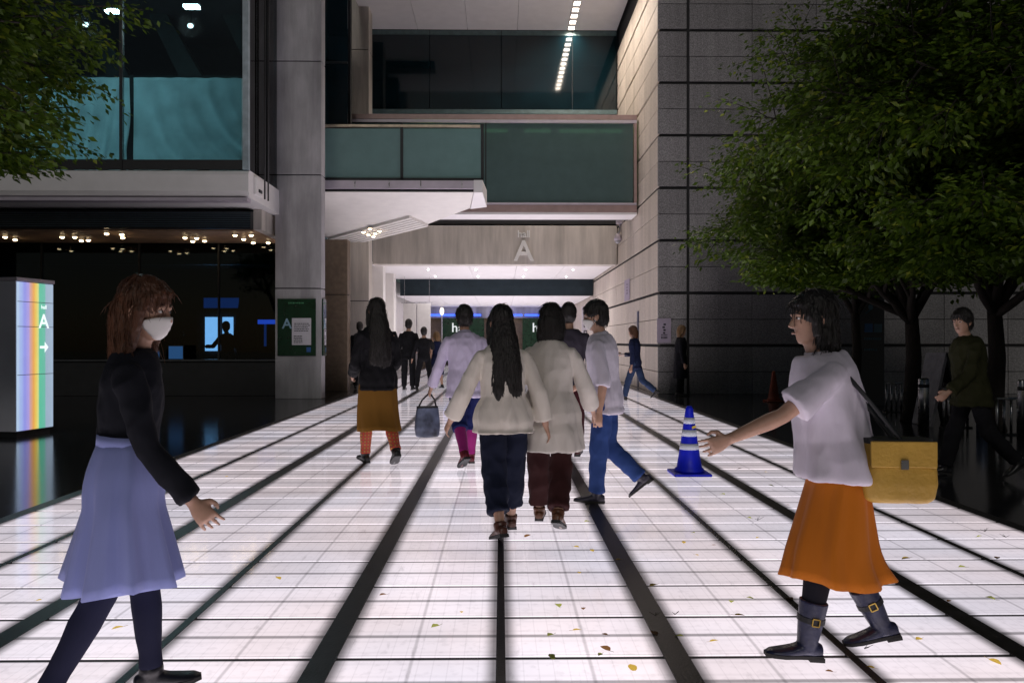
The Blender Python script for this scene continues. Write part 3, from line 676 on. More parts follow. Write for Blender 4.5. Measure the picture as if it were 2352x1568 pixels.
for (xa, xb, ya, yb, lab) in ((1509,1541,731,787,'pale lilac notice with black lettering on the front corner of the granite building'),):
    a, b_ = at(xa, yb, 19.64), at(xb, ya, 19.64)
    o = thing('notice', lab, 'notice', (a.x, 19.64, a.z)); MB().box(a.x, b_.x, 19.63, 19.638, a.z, b_.z).build('sheet', MT['lilac_paper'], o)
    k = MB(); r_ = random.Random(2)
    for i in range(4): k.box(a.x+.13+r_.uniform(0,.03), a.x+.19+r_.uniform(0,.03), 19.627, 19.6295, b_.z-.17-i*.07, b_.z-.13-i*.07)
    k.build('print', MT['ink'], o)
    k2 = MB(); u = a.x+.1
    for i in range(5): k2.box(u, u+.02, 19.627, 19.6295, a.z+.10, a.z+.16); k2.box(u, u+.02, 19.627, 19.6295, a.z+.18, a.z+.21); u += .033
    k2.build('print', MT['ink'], o)
a = at(1443, 680, 24.4)
o = thing('notice', 'faint lilac notice high on the pale flank wall inside the passage', 'notice', (3.88, 24.3, 2.6)); MB().box(3.872, 3.879, 23.9, 24.9, 2.55, 3.2).build('sheet', MT['lilac_paper'], o)
k = MB(); [k.box(3.869, 3.8715, 24.3, 24.42, 2.75+i*.09, 2.80+i*.09) for i in range(4)]; k.build('print', MT['ink'], o)

cc = thing('security_camera', 'dome security camera hanging from a bracket box at the beam end', 'camera', at(1419, 545, 25.6))
p = at(1428, 507, 25.6); MB().box(p.x-.17, p.x+.17, 25.5, 25.75, p.z-.1, p.z+.1).build('bracket_box', MT['lilac_metal'], cc, bevel=.01)
q = at(1419, 548, 25.6)
MB().tube([(p.x-.05, 25.6, p.z-.1), (q.x+.06, 25.6, q.z+.25), (q.x, 25.6, q.z+.14)], [.03,.03,.035], 10).build('arm', MT['steel'], cc, smooth=True)
MB().tube([(q.x,25.6,q.z+.16),(q.x,25.6,q.z+.1),(q.x,25.6,q.z),(q.x,25.6,q.z-.06)], [.04,.1,.13,.12], 16).build('housing', MT['lilac_metal'], cc, smooth=True)
k = MB(); k.ell((q.x,25.6,q.z-.06), .1, .1, .11); k.build('dome', mat('smoked_dome', (.35,.35,.37), .1), cc, smooth=True)

hb = thing('hanging_banner', 'pair of pale blank panels hanging at the left inside the passage', 'banner', at(957, 735, 32))
for xa, xb in ((926,956),(958,989)):
    a, b_ = at(xa, 777, 32), at(xb, 697, 32); MB().box(a.x, b_.x, 32, 32.03, a.z, b_.z).build('panel', MT['concrete_warm'] if False else mat('pale_banner', (.5,.48,.46), .7, .06), hb, bevel=.004)
a, b_ = at(922, 696, 32), at(993, 696, 32); MB().tube([(a.x,32.015,a.z+.02),(b_.x,32.015,a.z+.02)], .02, 8).build('rod', MT['steel'], hb)
for t in (.1, .9): x = a.x + (b_.x-a.x)*t; MB().tube([(x,32.015,a.z+.03),(x,32.015,3.9)], .006, 6).build('wire', MT['steel'], hb)
vb = thing('vertical_sign', 'narrow upright banner with a column of dark characters right of the passage end', 'sign', at(1344, 784, 36))
a, b_ = at(1336, 812, 36), at(1354, 704, 36); MB().box(a.x, b_.x, 36, 36.03, a.z, b_.z).build('banner', MT['paper'], vb)
w = b_.x-a.x
for i in range(6):
    z = b_.z - .17 - i*.31; k = MB(); k.box(a.x+w*.25, a.x+w*.75, 35.985, 35.999, z-.02, z+.02); k.box(a.x+w*.25, a.x+w*.75, 35.985, 35.999, z-.15, z-.11); k.box(a.x+w*.25, a.x+w*.37, 35.985, 35.999, z-.11, z-.02); k.box(a.x+w*.6, a.x+w*.75, 35.985, 35.999, z-.11, z-.02); k.build('character', MT['ink'], vb)
MB().tube([((a.x+b_.x)/2, 36.05, 0), ((a.x+b_.x)/2, 36.05, b_.z)], .025, 8).build('pole', MT['steel'], vb)

# ------------------------------------------------------------------ right side furniture
gt = thing('guide_totem', 'tall dark blue guide totem with pale pictograms in front of the granite wall', 'sign', (7.47, 16, 0))
MB().box(7.19, 7.76, 16, 16.14, 0, 2.52).build('panel', mat('dark_blue_panel', (.018,.024,.045), .3, .1), gt, bevel=.008)
MB().box(7.165, 7.188, 15.99, 16.15, 0, 2.53).build('edge_trim', MT['steel'], gt)
tp = mat('totem_print_pale', (.10,.20,.28), .4)
for (xa, xb, ya, yb) in ((1986,2004,793-50,812-50+1),(2008,2026,744,763)):
    a, b_ = at(xa, yb, 15.99), at(xb, ya, 15.99); MB().box(a.x, b_.x, 15.99, 15.998, a.z, b_.z).build('pictogram', tp if xa > 1990 else mat('totem_print_blue', (.05,.16,.38), .4), gt)
p = at(2000, 705, 15.99); k = MB(); k.ell((p.x, 15.993, p.z), .05, .004, .06); k.tube([(p.x,15.993,p.z-.05),(p.x-.10,15.993,p.z-.13)], .012, 6); k.build('pictogram', tp, gt)
for (y_, wd) in ((778, 8), (803, 6)):
    k = MB(); p = at(1985, y_, 15.99)
    for i in range(wd): k.box(p.x+i*.045, p.x+i*.045+.03, 15.99, 15.998, p.z-.02, p.z+.025)
    k.build('lettering', tp, gt)

def cone(loc, h, body, bands, label, name='traffic_cone'):
    o = thing(name, label, 'cone', loc, group='traffic cones')
    x, y, z = loc; s = h/.7
    b = MB(); b.box(x-.19*s, x+.19*s, y-.19*s, y+.19*s, z, z+.03*s); b.build('base', body, o, bevel=.012*s)
    rr = lambda t: (.125 - .09*t)*s
    prof = [(.03, .150*s), (.055, .150*s), (.075, .128*s)] + [(.075 + .61*t, rr(t)) for t in (.2,.4,.6,.8,.97)] + [(.70, .024*s)]
    b = MB(); b.tube([(x,y,z+q*s) for q, _ in prof], [r for _, r in prof], 28); b.build('cone', body, o, smooth=True)
    for t0, t1 in bands:
        b = MB(); b.tube([(x,y,z+(.075+.61*t)*s) for t in (t0, t1)], [rr(t)+.0025*s for t in (t0, t1)], 28); b.build('reflective_band', MT_band, o, smooth=True)
    return o
MT_band = mat('white_reflective_band', (.62,.66,.74), .4, .08)
blue_body = mat('blue_cone_plastic', (.006,.016,.58), .45, .22, 9, .1, 40, spec=.35)
cn = cone((at(1583,784,7.72).x, 7.72, FZ), .665, blue_body, ((.30,.40),(.52,.63),(.73,.83)), 'blue traffic cone with three white bands standing on the lit floor')
k = MB(); k.obox((at(1583,784,7.72).x+.03, 7.655, .475), (.018,0,.006), (0,.002,0), (0,0,.012)); k.build('yellow_tag', mat('yellow_tag', (.7,.5,.05), .5), cn)
cone((at(1777,784,17.2).x, 17.2, 0), .66, mat('orange_cone_plastic', (.22,.035,.010), .6, .25), (), 'small orange cone far off against the dark wall on the right')

def railing(px0, px1, ytop, Y, n, label):
    a, b_ = at(px0, ytop, Y), at(px1, ytop, Y)
    o = thing('metal_railing', label, 'railing', ((a.x+b_.x)/2, Y, 0), group='low metal railings on the dark paving')
    for i in range(n):
        x = a.x + (b_.x-a.x)*i/(n-1)
        MB().tube([(x, Y, 0), (x, Y, a.z)], .018, 10).build('rail_post', MT['steel'], o, smooth=True)
    MB().tube([(a.x, Y, a.z), (b_.x, Y, a.z)], .02, 10).build('top_rail', MT['steel'], o, smooth=True)
    MB().box(a.x-.05, b_.x+.05, Y-.05, Y+.05, 0, .02).build('foot', MT['dark_metal'], o)
railing(2036, 2070, 880, 14.6, 4, 'low metal railing of four posts below the guide totem')
railing(2168, 2222, 893, 11.9, 6, 'low metal railing of six posts left of the man in the dark jacket')
railing(2290, 2338, 915, 11.0, 4, 'low metal railing of four posts close to the right edge')
railing(1935, 1962, 875, 15.5, 3, 'short metal railing of three posts behind the woman in orange')
def bollard(px, ytop, ybot, r, label, m):
    Y = 2378/(ybot-784); p = at(px, ytop, Y)
    o = thing('bollard', label, 'bollard', (p.x, Y, 0), group='posts on the dark paving')
    MB().tube([(p.x,Y,0),(p.x,Y,p.z-.02),(p.x,Y,p.z)], [r, r, r*.8], 18).build('post', m, o, smooth=True)
    MB().tube([(p.x,Y,p.z-.14),(p.x,Y,p.z-.09)], [r*1.04]*2, 18).build('band', MT['dark_metal'], o, smooth=True)
bollard(2121, 868, 985, .075, 'round grey bollard beside the leaning board', MT['steel'])
bollard(2255, 930, 1002, .07, 'dull blue grey post behind the man in the dark jacket', mat('blue_grey_post', (.10,.14,.24), .35, metal=.5))
bollard(2346, 872, 1010, .045, 'slim lit post at the right edge of the paving', MT['steel'])
ab = thing('sandwich_board', 'leaning grey sandwich board seen from its side on the dark paving', 'sign', (at(2132,784,12.3).x, 12.3, 0))
tp_, bo = at(2152, 810, 12.3), at(2118, 968, 12.3); bo.z = 0.0
for s, m_ in ((1, mat('worn_grey_board', (.26,.26,.29), .6, .25, 9)), (-1, MT['dark_metal'])):
    d = Vector((bo.x-tp_.x, 0, bo.z-tp_.z)); d.x *= s; t0 = Vector(tp_); ln = d.length; dn = d.normalized(); n_ = Vector((-dn.z, 0, dn.x))
    MB().obox(t0 + d/2, dn*ln/2, (0,.28,0), n_*.022).build('board', m_, ab, bevel=.004, fix=True)

# ------------------------------------------------------------------ trees
MT['bark'] = mat('tree_bark', (.026,.021,.017), .9, .4, 14, .6, 40, stretch=(1,1,.3))
def leaf_mat(name, c):
    m = mat(name, c, .5, .0, 3, spec=.3); nt = m.node_tree; L = nt.links; p = nt.nodes['Principled BSDF']
    ge = nd(nt, 'ShaderNodeNewGeometry'); cr = nd(nt, 'ShaderNodeValToRGB'); c = Vector(c)
    cr.color_ramp.elements[0].color = (*(c*.55), 1); cr.color_ramp.elements[1].color = (c.x*1.9, c.y*1.45, c.z*1.2, 1)
    e = cr.color_ramp.elements.new(.9); e.color = (c.x*1.35, c.y*1.25, c.z, 1); e = cr.color_ramp.elements.new(.965); e.color = (c.x*3.0, c.y*1.9, c.z*1.5, 1)
    L.new(ge.outputs['Random Per Island'], cr.inputs[0]); L.new(cr.outputs[0], p.inputs['Base Color'])
    p.inputs['Transmission Weight'].default_value = 0
    tr = nd(nt, 'ShaderNodeBsdfTranslucent'); L.new(cr.outputs[0], tr.inputs[0]); mx = nd(nt, 'ShaderNodeMixShader'); mx.inputs[0].default_value = .3
    out = nt.nodes['Material Output']; L.new(p.outputs[0], mx.inputs[1]); L.new(tr.outputs[0], mx.inputs[2]); L.new(mx.outputs[0], out.inputs[0])
    return m
MT['leaf'] = leaf_mat('zelkova_leaf', (.066,.125,.012))

def tree(label, base, stems, reach, ztop, zlow, seed, n_leaf, aim=None, group='trees on the plaza', lean=None, rt=.10, fork=1.7, pieces=3, leaf=.105, dirs=None):
    rng = random.Random(seed); base = Vector(base)
    o = thing('broadleaf_tree', label, 'tree', base, group=group)
    tr = MB(); lb_ = MB(); lv = MB(); tips = []
    top = base + Vector((0,0,fork)) + (Vector(lean) if lean else Vector())
    tr.tube([base, base.lerp(top,.1), base.lerp(top,.6)+Vector((.03,-.02,0)), top], [rt*1.5, rt*1.1, rt, rt*.85], 12); tr.build('trunk', MT['bark'], o, smooth=True)
    def grow(p, d, ln, r, depth):
        pts = [p]; q = p.copy(); dd = d.copy()
        steps = 5
        for i in range(steps):
            dd = (dd + Vector((rng.uniform(-.16,.16), rng.uniform(-.16,.16), rng.uniform(-.10,.10) - (.07 if depth >= 2 else -.02)))).normalized()
            if q.z < base.z + zlow + rng.uniform(-.15,.5) and dd.z < .12: dd.z = .12; dd.normalize()
            q = q + dd*ln/steps; pts.append(q.copy())
        (lb_).tube(pts, [max(.004, r*(1-.55*i/steps)) for i in range(steps+1)], 6 if depth < 2 else 4)
        if depth >= 1: tips.append((pts, dd)); tips.extend([(pts, dd)]*(depth-1))
        if depth < 3:
            for i in range((5, 5, 4)[depth]):
                k = rng.uniform(.3, 1.0); b = pts[0].lerp(pts[-1], k); j = min(steps-1, int(k*steps)); b = pts[j].lerp(pts[j+1], k*steps-j)
                ax = Vector((rng.gauss(0,1), rng.gauss(0,1), rng.gauss(0,.45) + .10)).normalized()
                nd_ = (dd*.65 + ax*.85).normalized()
                grow(b, nd_, ln*rng.uniform(.48,.68), r*.5, depth+1)
    for i in range(stems):
        if dirs: d = Vector(dirs[i % len(dirs)]); kr = d.length if d.length < .85 or d.length > 1.35 else 1.0; d.normalize()
        else:
            kr = 1.0; a = 2*math.pi*(i + rng.uniform(-.25,.25))/stems; sp = rng.uniform(.45,.85)
            d = Vector((math.cos(a)*sp, math.sin(a)*sp, 1)).normalized()
        grow(top - Vector((0,0,.15*rng.random())), d, reach*kr*rng.uniform(.85,1.1), rt*.62, 0)
    lb_.build('branches', MT['bark'], o, smooth=True)
    # leaves in flat drooping sprays along the twigs
    per = max(1, n_leaf // max(1, len(tips)))
    for pts, dd in tips:
        side = dd.cross(Vector((0,0,1)))
        side = side.normalized() if side.length > .05 else Vector((1,0,0))
        for i in range(per):
            k = rng.uniform(.1, 1.12)*(len(pts)-1); j = min(len(pts)-2, int(k)); b = pts[j].lerp(pts[j+1], k-j)
            sgn = rng.choice((-1,1)); off = rng.uniform(.02,.36)
            c = b + side*sgn*off + Vector((rng.gauss(0,.07), rng.gauss(0,.07), rng.gauss(0,.06) - off*.25))
            if c.z < zlow + .55*noise.noise(c*.9) - .12: continue
            s = leaf*rng.uniform(.65,1.25)
            f = (side*sgn*.8 + dd*.6 + Vector((rng.gauss(0,.35), rng.gauss(0,.35), -.35+rng.gauss(0,.3)))).normalized()
            w = f.cross(Vector((rng.gauss(0,.45), rng.gauss(0,.45), 1))).normalized()
            n_ = f.cross(w)
            lv.add([c, c + f*s*.45 + w*s*.27 - n_*s*.05, c + f*s, c + f*s*.45 - w*s*.27 - n_*s*.05], [(0,1,2),(0,2,3)])
    lv.build('crown', MT['leaf'], o)
    return o
tree('large leafy tree nearest the granite wall whose low boughs reach left over the plaza', (6.75, 13.0, 0), 11, 3.1, 9, 2.15, 13, 120000, dirs=[(-.60,-.16,.22),(-.42,-.42,.20),(-.2,-.65,.28),(-.56,-.15,.42),(-.55,.1,.95),(-.62,-.1,1.2),(-.35,-.2,1.45),(-.15,-.3,1.2),(.5,.2,.8),(-.2,.5,1),(.2,-.6,.8)], rt=.12, fork=1.75)
tree('leafy tree standing second from the right behind the man in the dark jacket', (7.25, 11.6, 0), 9, 2.9, 9, 2.05, 17, 84000, dirs=[(-.6,-.38,.25),(.1,-.7,.28),(-.25,-.1,1.5),(-.5,-.2,.9),(-.25,.3,1.2),(.3,-.3,1.0),(.7,.2,.7),(-.1,-.5,1),(.2,.6,.8)], rt=.115, fork=1.8)
tree('leafy tree at the right edge with its trunk farthest right', (7.0, 9.8, 0), 8, 2.5, 9, 2.05, 17, 62000, dirs=[(-.62,-.25,.30),(-.2,-.75,.30),(-.2,0,1.5),(-.4,.1,1.1),(.4,-.2,1.0),(.1,.5,.9),(-.1,-.5,1.1),(.8,.2,.6)], rt=.10, fork=1.9)
tree('tree with the slim shaded trunk beside the guide totem', (6.98, 15.6, 0), 5, 2.7, 9, 2.3, 30, 40000, dirs=[(-.45,-.1,1.0),(.2,.2,1.2),(.5,-.2,.9),(-.1,-.4,1.0),(.0,.1,1)], rt=.09, fork=1.9)
tree('tree outside the left edge whose leafy bough hangs in front of the curtains', (-8.65, 8.1, 0), 3, 3.0, 9, 3.1, 2, 34000, dirs=[(.98,-.05,.36),(.75,.2,.75),(-.3,.2,1)], rt=.13, fork=2.3, group='trees on the plaza')

# ------------------------------------------------------------------ people
MT['skin'] = mat('skin', (.42,.245,.17), .5, .08, 30)
MT['hair_black'] = mat('black_hair', (.010,.008,.007), .42, .3, 40, .5, 160, stretch=(1,1,.12))
MT['hair_brown'] = mat('brown_hair', (.085,.032,.014), .45, .3, 40, .5, 160, stretch=(1,1,.12))
MT['hair_light'] = mat('light_brown_hair', (.17,.095,.04), .45, .3, 40, .5, 160, stretch=(1,1,.12))
MT['mask'] = mat('white_face_mask_cloth', (.66,.64,.62), .8, .05)
MT['eye'] = mat('eye_white', (.6,.58,.55), .2, .05); MT['iris'] = mat('dark_iris', (.015,.01,.008), .15)
MT['lip'] = mat('lip', (.38,.20,.15), .5)
MT['sole'] = mat('dark_sole', (.012,.012,.012), .7)
_cl = {}
def cloth(col, rough=.85, var=.12, bump=.25, sc=90):
    k = (col, rough)
    if k not in _cl: _cl[k] = mat('cloth', col, rough, .06, 7, .26, 17, stretch=(1,1,.30), spec=.12, sheen=(.08 if max(col) > .2 else 0))
    return _cl[k]

def remeshed(mb, name, voxel, smooth=4, wr=0, wscale=(7,7,4), seed=0):
    me = mb.mesh('tmp'); bm = bmesh.new(); bm.from_mesh(me); bmesh.ops.recalc_face_normals(bm, faces=bm.faces); bm.to_mesh(me); bm.free()
    o = bpy.data.objects.new('tmp', me); C.objects.link(o)
    r = o.modifiers.new('r', 'REMESH'); r.mode = 'VOXEL'; r.voxel_size = voxel
    s = o.modifiers.new('s', 'SMOOTH'); s.factor = .5; s.iterations = smooth
    dg = bpy.context.evaluated_depsgraph_get(); m2 = bpy.data.meshes.new_from_object(o.evaluated_get(dg)); m2.name = name
    bpy.data.objects.remove(o); bpy.data.meshes.remove(me)
    if wr:
        co = [(v.co.copy(), v.normal.copy()) for v in m2.vertices]
        for v, (c, n) in zip(m2.vertices, co):
            q = Vector((c.x*wscale[0], c.y*wscale[1], c.z*wscale[2])) + Vector((seed, seed*1.7, 0))
            d = noise.noise(q)*.7 + noise.noise(q*2.3)*.35
            d2_ = noise.noise(q*1.9 + Vector((5,3,1)))
            d = (1-abs(d)*3.0)*.5 + (1-abs(d2_)*3.5)*.12
            v.co = c + n*(d*wr)
    m2.polygons.foreach_set('use_smooth', [True]*len(m2.polygons)); m2.update()
    return m2

def ering(c, u, v, a, b, n=18, pw=1.0):
    r = []
    for k in range(n):
        t = 2*math.pi*k/n; cs, sn = math.cos(t), math.sin(t)
        cs = math.copysign(abs(cs)**pw, cs); sn = math.copysign(abs(sn)**pw, sn)
        r.append(Vector(c) + u*(a*cs) + v*(b*sn))
    return r

def person(label, X, Y, yaw, h, legs, arms, lean=3, twist=0, head=(0, 0), vox=.008, wear=(), hair=('short', 'hair_black'), mask=False, z=FZ, fem=False, skin='skin', shoes=('shoe', (.03,.03,.03)), face=True, bare=False):
    s = h/1.7; Xv, Yv, Zv = Vector((1,0,0)), Vector((0,1,0)), Vector((0,0,1))
    root = thing('person', label, 'person', (X, Y, z), R(yaw), 'people on and around the lit floor')
    # --- skeleton
    hip = {}; knee = {}; ank = {}; toe = {}; fdir = {}
    for sd, (f, kb, fp, ab) in zip((-1, 1), legs):
        H = Vector((sd*.088*s, 0, 0)); f_, g = R(f), R(f-kb); a = R(ab)
        d1 = Vector((sd*math.sin(a), math.sin(f_)*math.cos(a), -math.cos(f_)*math.cos(a)))
        d2 = Vector((sd*math.sin(a)*.5, math.sin(g), -math.cos(g)))
        K = H + d1*.245*h; A = K + d2.normalized()*.232*h
        e = R(fp); fd = Vector((sd*.08, math.cos(e), math.sin(e))).normalized()
        hip[sd], knee[sd], ank[sd], fdir[sd] = H, K, A, fd
    low = min(min((ank[q] - fdir[q]*.05*s).z, (ank[q] + fdir[q]*.16*s).z) - .068*s for q in (-1,1))
    sh = Vector((0,0,-low))
    for d in (hip, knee, ank):
        for q in d: d[q] = d[q] + sh
    pel = sh.copy(); l = R(lean); up = Vector((0, math.sin(l), math.cos(l))); fw = Vector((0, math.cos(l), -math.sin(l)))
    tw = R(twist); lat = Vector((math.cos(tw), math.sin(tw), 0))
    at_ = lambda t: pel + up*(t*h)
    shw = (.100 if fem else .112)*h
    shd = {q: at_(.268) + lat*(q*shw) for q in (-1,1)}
    elb = {}; wri = {}; fad = {}
    for sd, (f, o_, eb, o2) in zip((-1,1), arms):
        f_, oo, g, p2 = R(f), R(o_), R(f+eb), R(o2)
        d1 = Vector((sd*math.sin(oo), math.cos(oo)*math.sin(f_), -math.cos(oo)*math.cos(f_)))
        d2 = Vector((sd*math.sin(p2), math.cos(p2)*math.sin(g), -math.cos(p2)*math.cos(g)))
        elb[sd] = shd[sd] + d1*.178*h; wri[sd] = elb[sd] + d2*.148*h; fad[sd] = d2
    neck0, neck1 = at_(.318), at_(.352) + fw*.012*s
    hy, hp = R(head[0]), R(head[1])
    HM = Matrix.Rotation(hy, 3, 'Z') @ Matrix.Rotation(-l*.6 + hp, 3, 'X')
    hc = at_(.352) + fw*.022*s                       # chin level, centre of the neck
    hh = .142*h; hw, hd = .0465*h, .058*h
    # --- body: one continuous skin surface
    b = MB()
    k = .86 if fem else 1.0
    tors = [(-.045,.070,.055),(-.01,.088,.062),(.03,.086,.060),(.09,.070*k+.004,.052),(.15,.074*k+.004,.056),(.22,.086*k+.006,.064),(.265,.092*k+.006,.056),(.288,.082*k+.004,.050),(.305,.060,.044),(.328,.034,.034)]
    b.loft([ering(at_(t), Xv.lerp(lat, max(0, min(1, t/.25))), fw, a*h, c*h) for t, a, c in tors])
    b.tube([at_(.29), neck0, neck1, hc + Vector((0,0,.03*s))], [.040*h, .034*h, .031*h, .031*h], 14)
    prof = [(0,.30,.26,.42),(.06,.56,.46,.30),(.16,.76,.68,.14),(.28,.88,.84,.05),(.42,.96,.95,.01),(.56,1,1,-.01),(.70,.97,.98,-.03),(.83,.82,.84,-.04),(.93,.55,.58,-.04),(.99,.2,.22,-.04)]
    HP = lambda x, y, zz: hc + HM @ Vector((x, y, zz))
    HR = lambda w, d, y, t, n=20: [HP(w*hw*math.cos(2*math.pi*i/n), (y*hd) + d*hd*math.sin(2*math.pi*i/n), t*hh) for i in range(n)]
    b.loft([HR(w, d, y, t) for t, w, d, y in prof])
    if face:
        b.loft([[HP(x*hw, y*hd, zz*hh) for x, y in ((-wx, .80), (wx, .80), (wx*.5, yt), (-wx*.5, yt))] for zz, wx, yt in ((.30,.20,1.06),(.335,.24,1.24),(.37,.19,1.22),(.45,.13,1.10),(.54,.12,1.0))])
        for q in (-1,1):
            b.ell(HP(q*hw*.99, -.05*hd, .44*hh), .012*s, .020*s, .034*s, 10, 7, HM)
            b.ell(HP(q*hw*.38, .90*hd, .565*hh), .020*s, .010*s, .008*s, 10, 6, HM)   # brow ridge
    for q in (-1,1):
        b.tube([at_(.27)+lat*(q*shw*.5), shd[q]-lat*(q*.012*s), shd[q].lerp(elb[q],.25), shd[q].lerp(elb[q],.6), elb[q], elb[q].lerp(wri[q],.25), elb[q].lerp(wri[q],.7), wri[q]],
               [.048*s,.050*s,.047*s,.042*s,.036*s,.039*s,.031*s,.025*s], 14)
        # hand: palm, four fingers, thumb
        d = fad[q].normalized(); inn = (Vector((-q,0,0)) - d*Vector((-q,0,0)).dot(d))
        inn = inn.normalized() if inn.length > .2 else Vector((0,0,-1)); la = d.cross(inn)*(1 if q > 0 else -1)
        if la.y < 0 and abs(la.y) > .3: la = -la
        w0 = wri[q]
        b.loft([ering(w0 + d*t*s, la, inn, a*s, c*s, 12) for t, a, c in ((-.02,.025,.022),(.015,.027,.019),(.05,.038,.017),(.085,.040,.015),(.095,.036,.012))])
        for i, (of, ln) in enumerate(((.0335,.070),(.0115,.079),(-.0105,.074),(-.0315,.058))):
            p0 = w0 + d*.082*s + la*of*s; d_s = (d + la*of*3.2).normalized(); pts = [p0 - d*.015*s, p0]; dd_ = d_s.copy()
            for seg, cu in ((.42,16+3*i),(.33,26),(.25,18)):
                dd_ = (Matrix.Rotation(R(cu), 3, d.cross(inn).normalized()) @ dd_); pts.append(pts[-1] + dd_*ln*seg*s)
            b.tube(pts, [.0085*s,.0082*s,.0078*s,.0072*s,.006*s], 8)
        p0 = w0 + d*.025*s + la*.026*s
        b.tube([p0 - la*.012*s, p0 + (d*.5+la*.7+inn*.25)*.034*s, p0 + (d*.5+la*.7+inn*.25)*.034*s + (d*.85+la*.3+inn*.35)*.028*s, p0 + (d*.5+la*.7+inn*.25)*.034*s + (d*.95+inn*.4)*.050*s], [.013*s,.012*s,.010*s,.007*s], 8)
        b.tube([hip[q]+Vector((0,0,.03*s)), hip[q], hip[q].lerp(knee[q],.35), hip[q].lerp(knee[q],.8), knee[q], knee[q].lerp(ank[q],.25), knee[q].lerp(ank[q],.7), ank[q], ank[q]-Zv*.02*s],
               [.075*s,.080*s,.076*s,.056*s,.052*s,.056*s,.040*s,.034*s,.036*s], 16)
        fd = fdir[q]; fu = fd.orthogonal(); fl_ = fd.cross(Zv).normalized(); fu = fl_.cross(fd)
        b.loft([ering(ank[q] + fd*t*s - fu*dz*s, fl_, fu, a*s, c*s, 12) for t, dz, a, c in ((-.055,.045,.018,.015),(-.03,.035,.030,.030),(.03,.035,.034,.030),(.09,.048,.038,.017),(.14,.053,.030,.011))])
    body = link('body', remeshed(b, 'body', vox, 3), MT[skin], root)
    # --- face pieces
    if face:
        for q in (-1,1):
            e = MB(); c = HP(q*hw*.40, .84*hd, .50*hh); e.ell(c, .0125*s, .010*s, .0075*s, 12, 8, HM); eo = e.build('eye', MT['eye'], root, True, local=True)
            e = MB(); e.ell(HP(q*hw*.40, .84*hd+.0085*s, .50*hh), .006*s, .003*s, .006*s, 10, 6, HM); e.build('iris', MT['iris'], eo, True, local=True)
            e = MB(); e.tube([HP(q*hw*.18,.95*hd,.585*hh), HP(q*hw*.42,.97*hd,.60*hh), HP(q*hw*.66,.83*hd,.58*hh)], [.003*s,.0042*s,.002*s], 6); e.build('eyebrow', MT[hair[1]], root, True, local=True)
        if not mask:
            e = MB(); e.tube([HP(-.30*hw,.93*hd,.20*hh), HP(-.1*hw,.985*hd,.205*hh), HP(.1*hw,.985*hd,.205*hh), HP(.30*hw,.93*hd,.20*hh)], [.002*s,.005*s,.005*s,.002*s], 8); e.build('mouth', MT['lip'], root, True, local=True)
    if mask:
        n, m = 21, 9; vs, fs = [], []
        for j in range(m):
            t = .01 + .39*j/(m-1)
            bulge = (0, .10, .17, .21, .23, .24, .24, .23, .18)[j]
            wq, dq, yq = next((w0_+(w1_-w0_)*(t-t0_)/(t1_-t0_), d0_+(d1_-d0_)*(t-t0_)/(t1_-t0_), y0_+(y1_-y0_)*(t-t0_)/(t1_-t0_)) for (t0_,w0_,d0_,y0_),(t1_,w1_,d1_,y1_) in zip(prof[:-1], prof[1:]) if t0_ <= t <= t1_)
            for i in range(n):
                a = math.pi*(.10 + .80*i/(n-1)); fr = max(0, math.sin(a))**4; ed = abs(2*i/(n-1)-1)**3
                pl_ = (.0022*s if j in (2, 4, 6) else 0); vs.append(HP(math.cos(a)*(hw*wq+.004*s), pl_ + yq*hd + math.sin(a)*(hd*dq+.004*s) + fr*hd*bulge*.8, (t + (.23-t)*ed*.55 + .02*fr)*hh))
        for j in range(m-1):
            for i in range(n-1): k_ = j*n+i; fs.append((k_, k_+1, k_+n+1, k_+n))
        me = bpy.data.meshes.new('face_mask'); me.from_pydata(vs, [], fs); me.polygons.foreach_set('use_smooth', [True]*len(fs))
        mo = link('face_mask', me, MT['mask'], root); sm_ = mo.modifiers.new('t', 'SOLIDIFY'); sm_.thickness = .004; sm_.offset = 1
        for q in (-1,1):
            e = MB(); e.tube([HP(q*hw*.86,.34*hd,.30*hh), HP(q*hw*1.06,-.10*hd,.44*hh), HP(q*hw*.84,.34*hd,.20*hh)], .002*s, 6); e.build('ear_loop', MT['mask'], mo, True, local=True)
    # --- hair
    style, hm = hair
    hb = MB()
    hb.ell(HP(0, -.10*hd, .635*hh), hw*1.10, hd*1.06, hh*.45, 22, 14, HM)
    hb.ell(HP(0, -.22*hd, .46*hh), hw*1.06, hd*.92, hh*.42, 20, 12, HM)
    hb.tube([HP(-.75*hw,.55*hd,.74*hh), HP(-.25*hw,.83*hd,.80*hh), HP(.35*hw,.80*hd,.80*hh), HP(.8*hw,.50*hd,.72*hh)], [.012*s,.016*s,.016*s,.012*s], 10)
    if style == 'short':
        for q in (-1,1): hb.tube([HP(q*hw*.98,.1*hd,.70*hh), HP(q*hw*1.02,.06*hd,.52*hh)], [.016*s,.008*s], 8)
    else:
        L_ = {'bob': .30, 'mid': .75, 'long': 1.75, 'very_long': 2.75}[style]
        bot = hc + HM @ Vector((0, -.45*hd, .45*hh)); rings = []
        for t in (-.08, 0, .2, .45, .7, .9, 1):
            zz = .55*hh - (L_*hh + .45*hh)*t
            c = hc + HM @ Vector((0, -.30*hd - (.28*hd if style in ('bob','mid') else .10*hd + .35*hd*math.sin(math.pi*min(1,t*1.2))), .0)) + up*zz - fw*(.052*s*min(1, t*1.6) if style in ('long','very_long') else 0)
            a = hw*(1.10 + (.42*math.sin(math.pi*min(1, t*.9)) if style in ('long','very_long') else .25*t))*(1 - .35*max(0, t-.7)/.3)
            kk_ = .55 if t < 0 else .9 if t == 0 else 1; rings.append(ering(c, Xv, fw, a*kk_, hd*(.80 - .22*t)*kk_, 20))
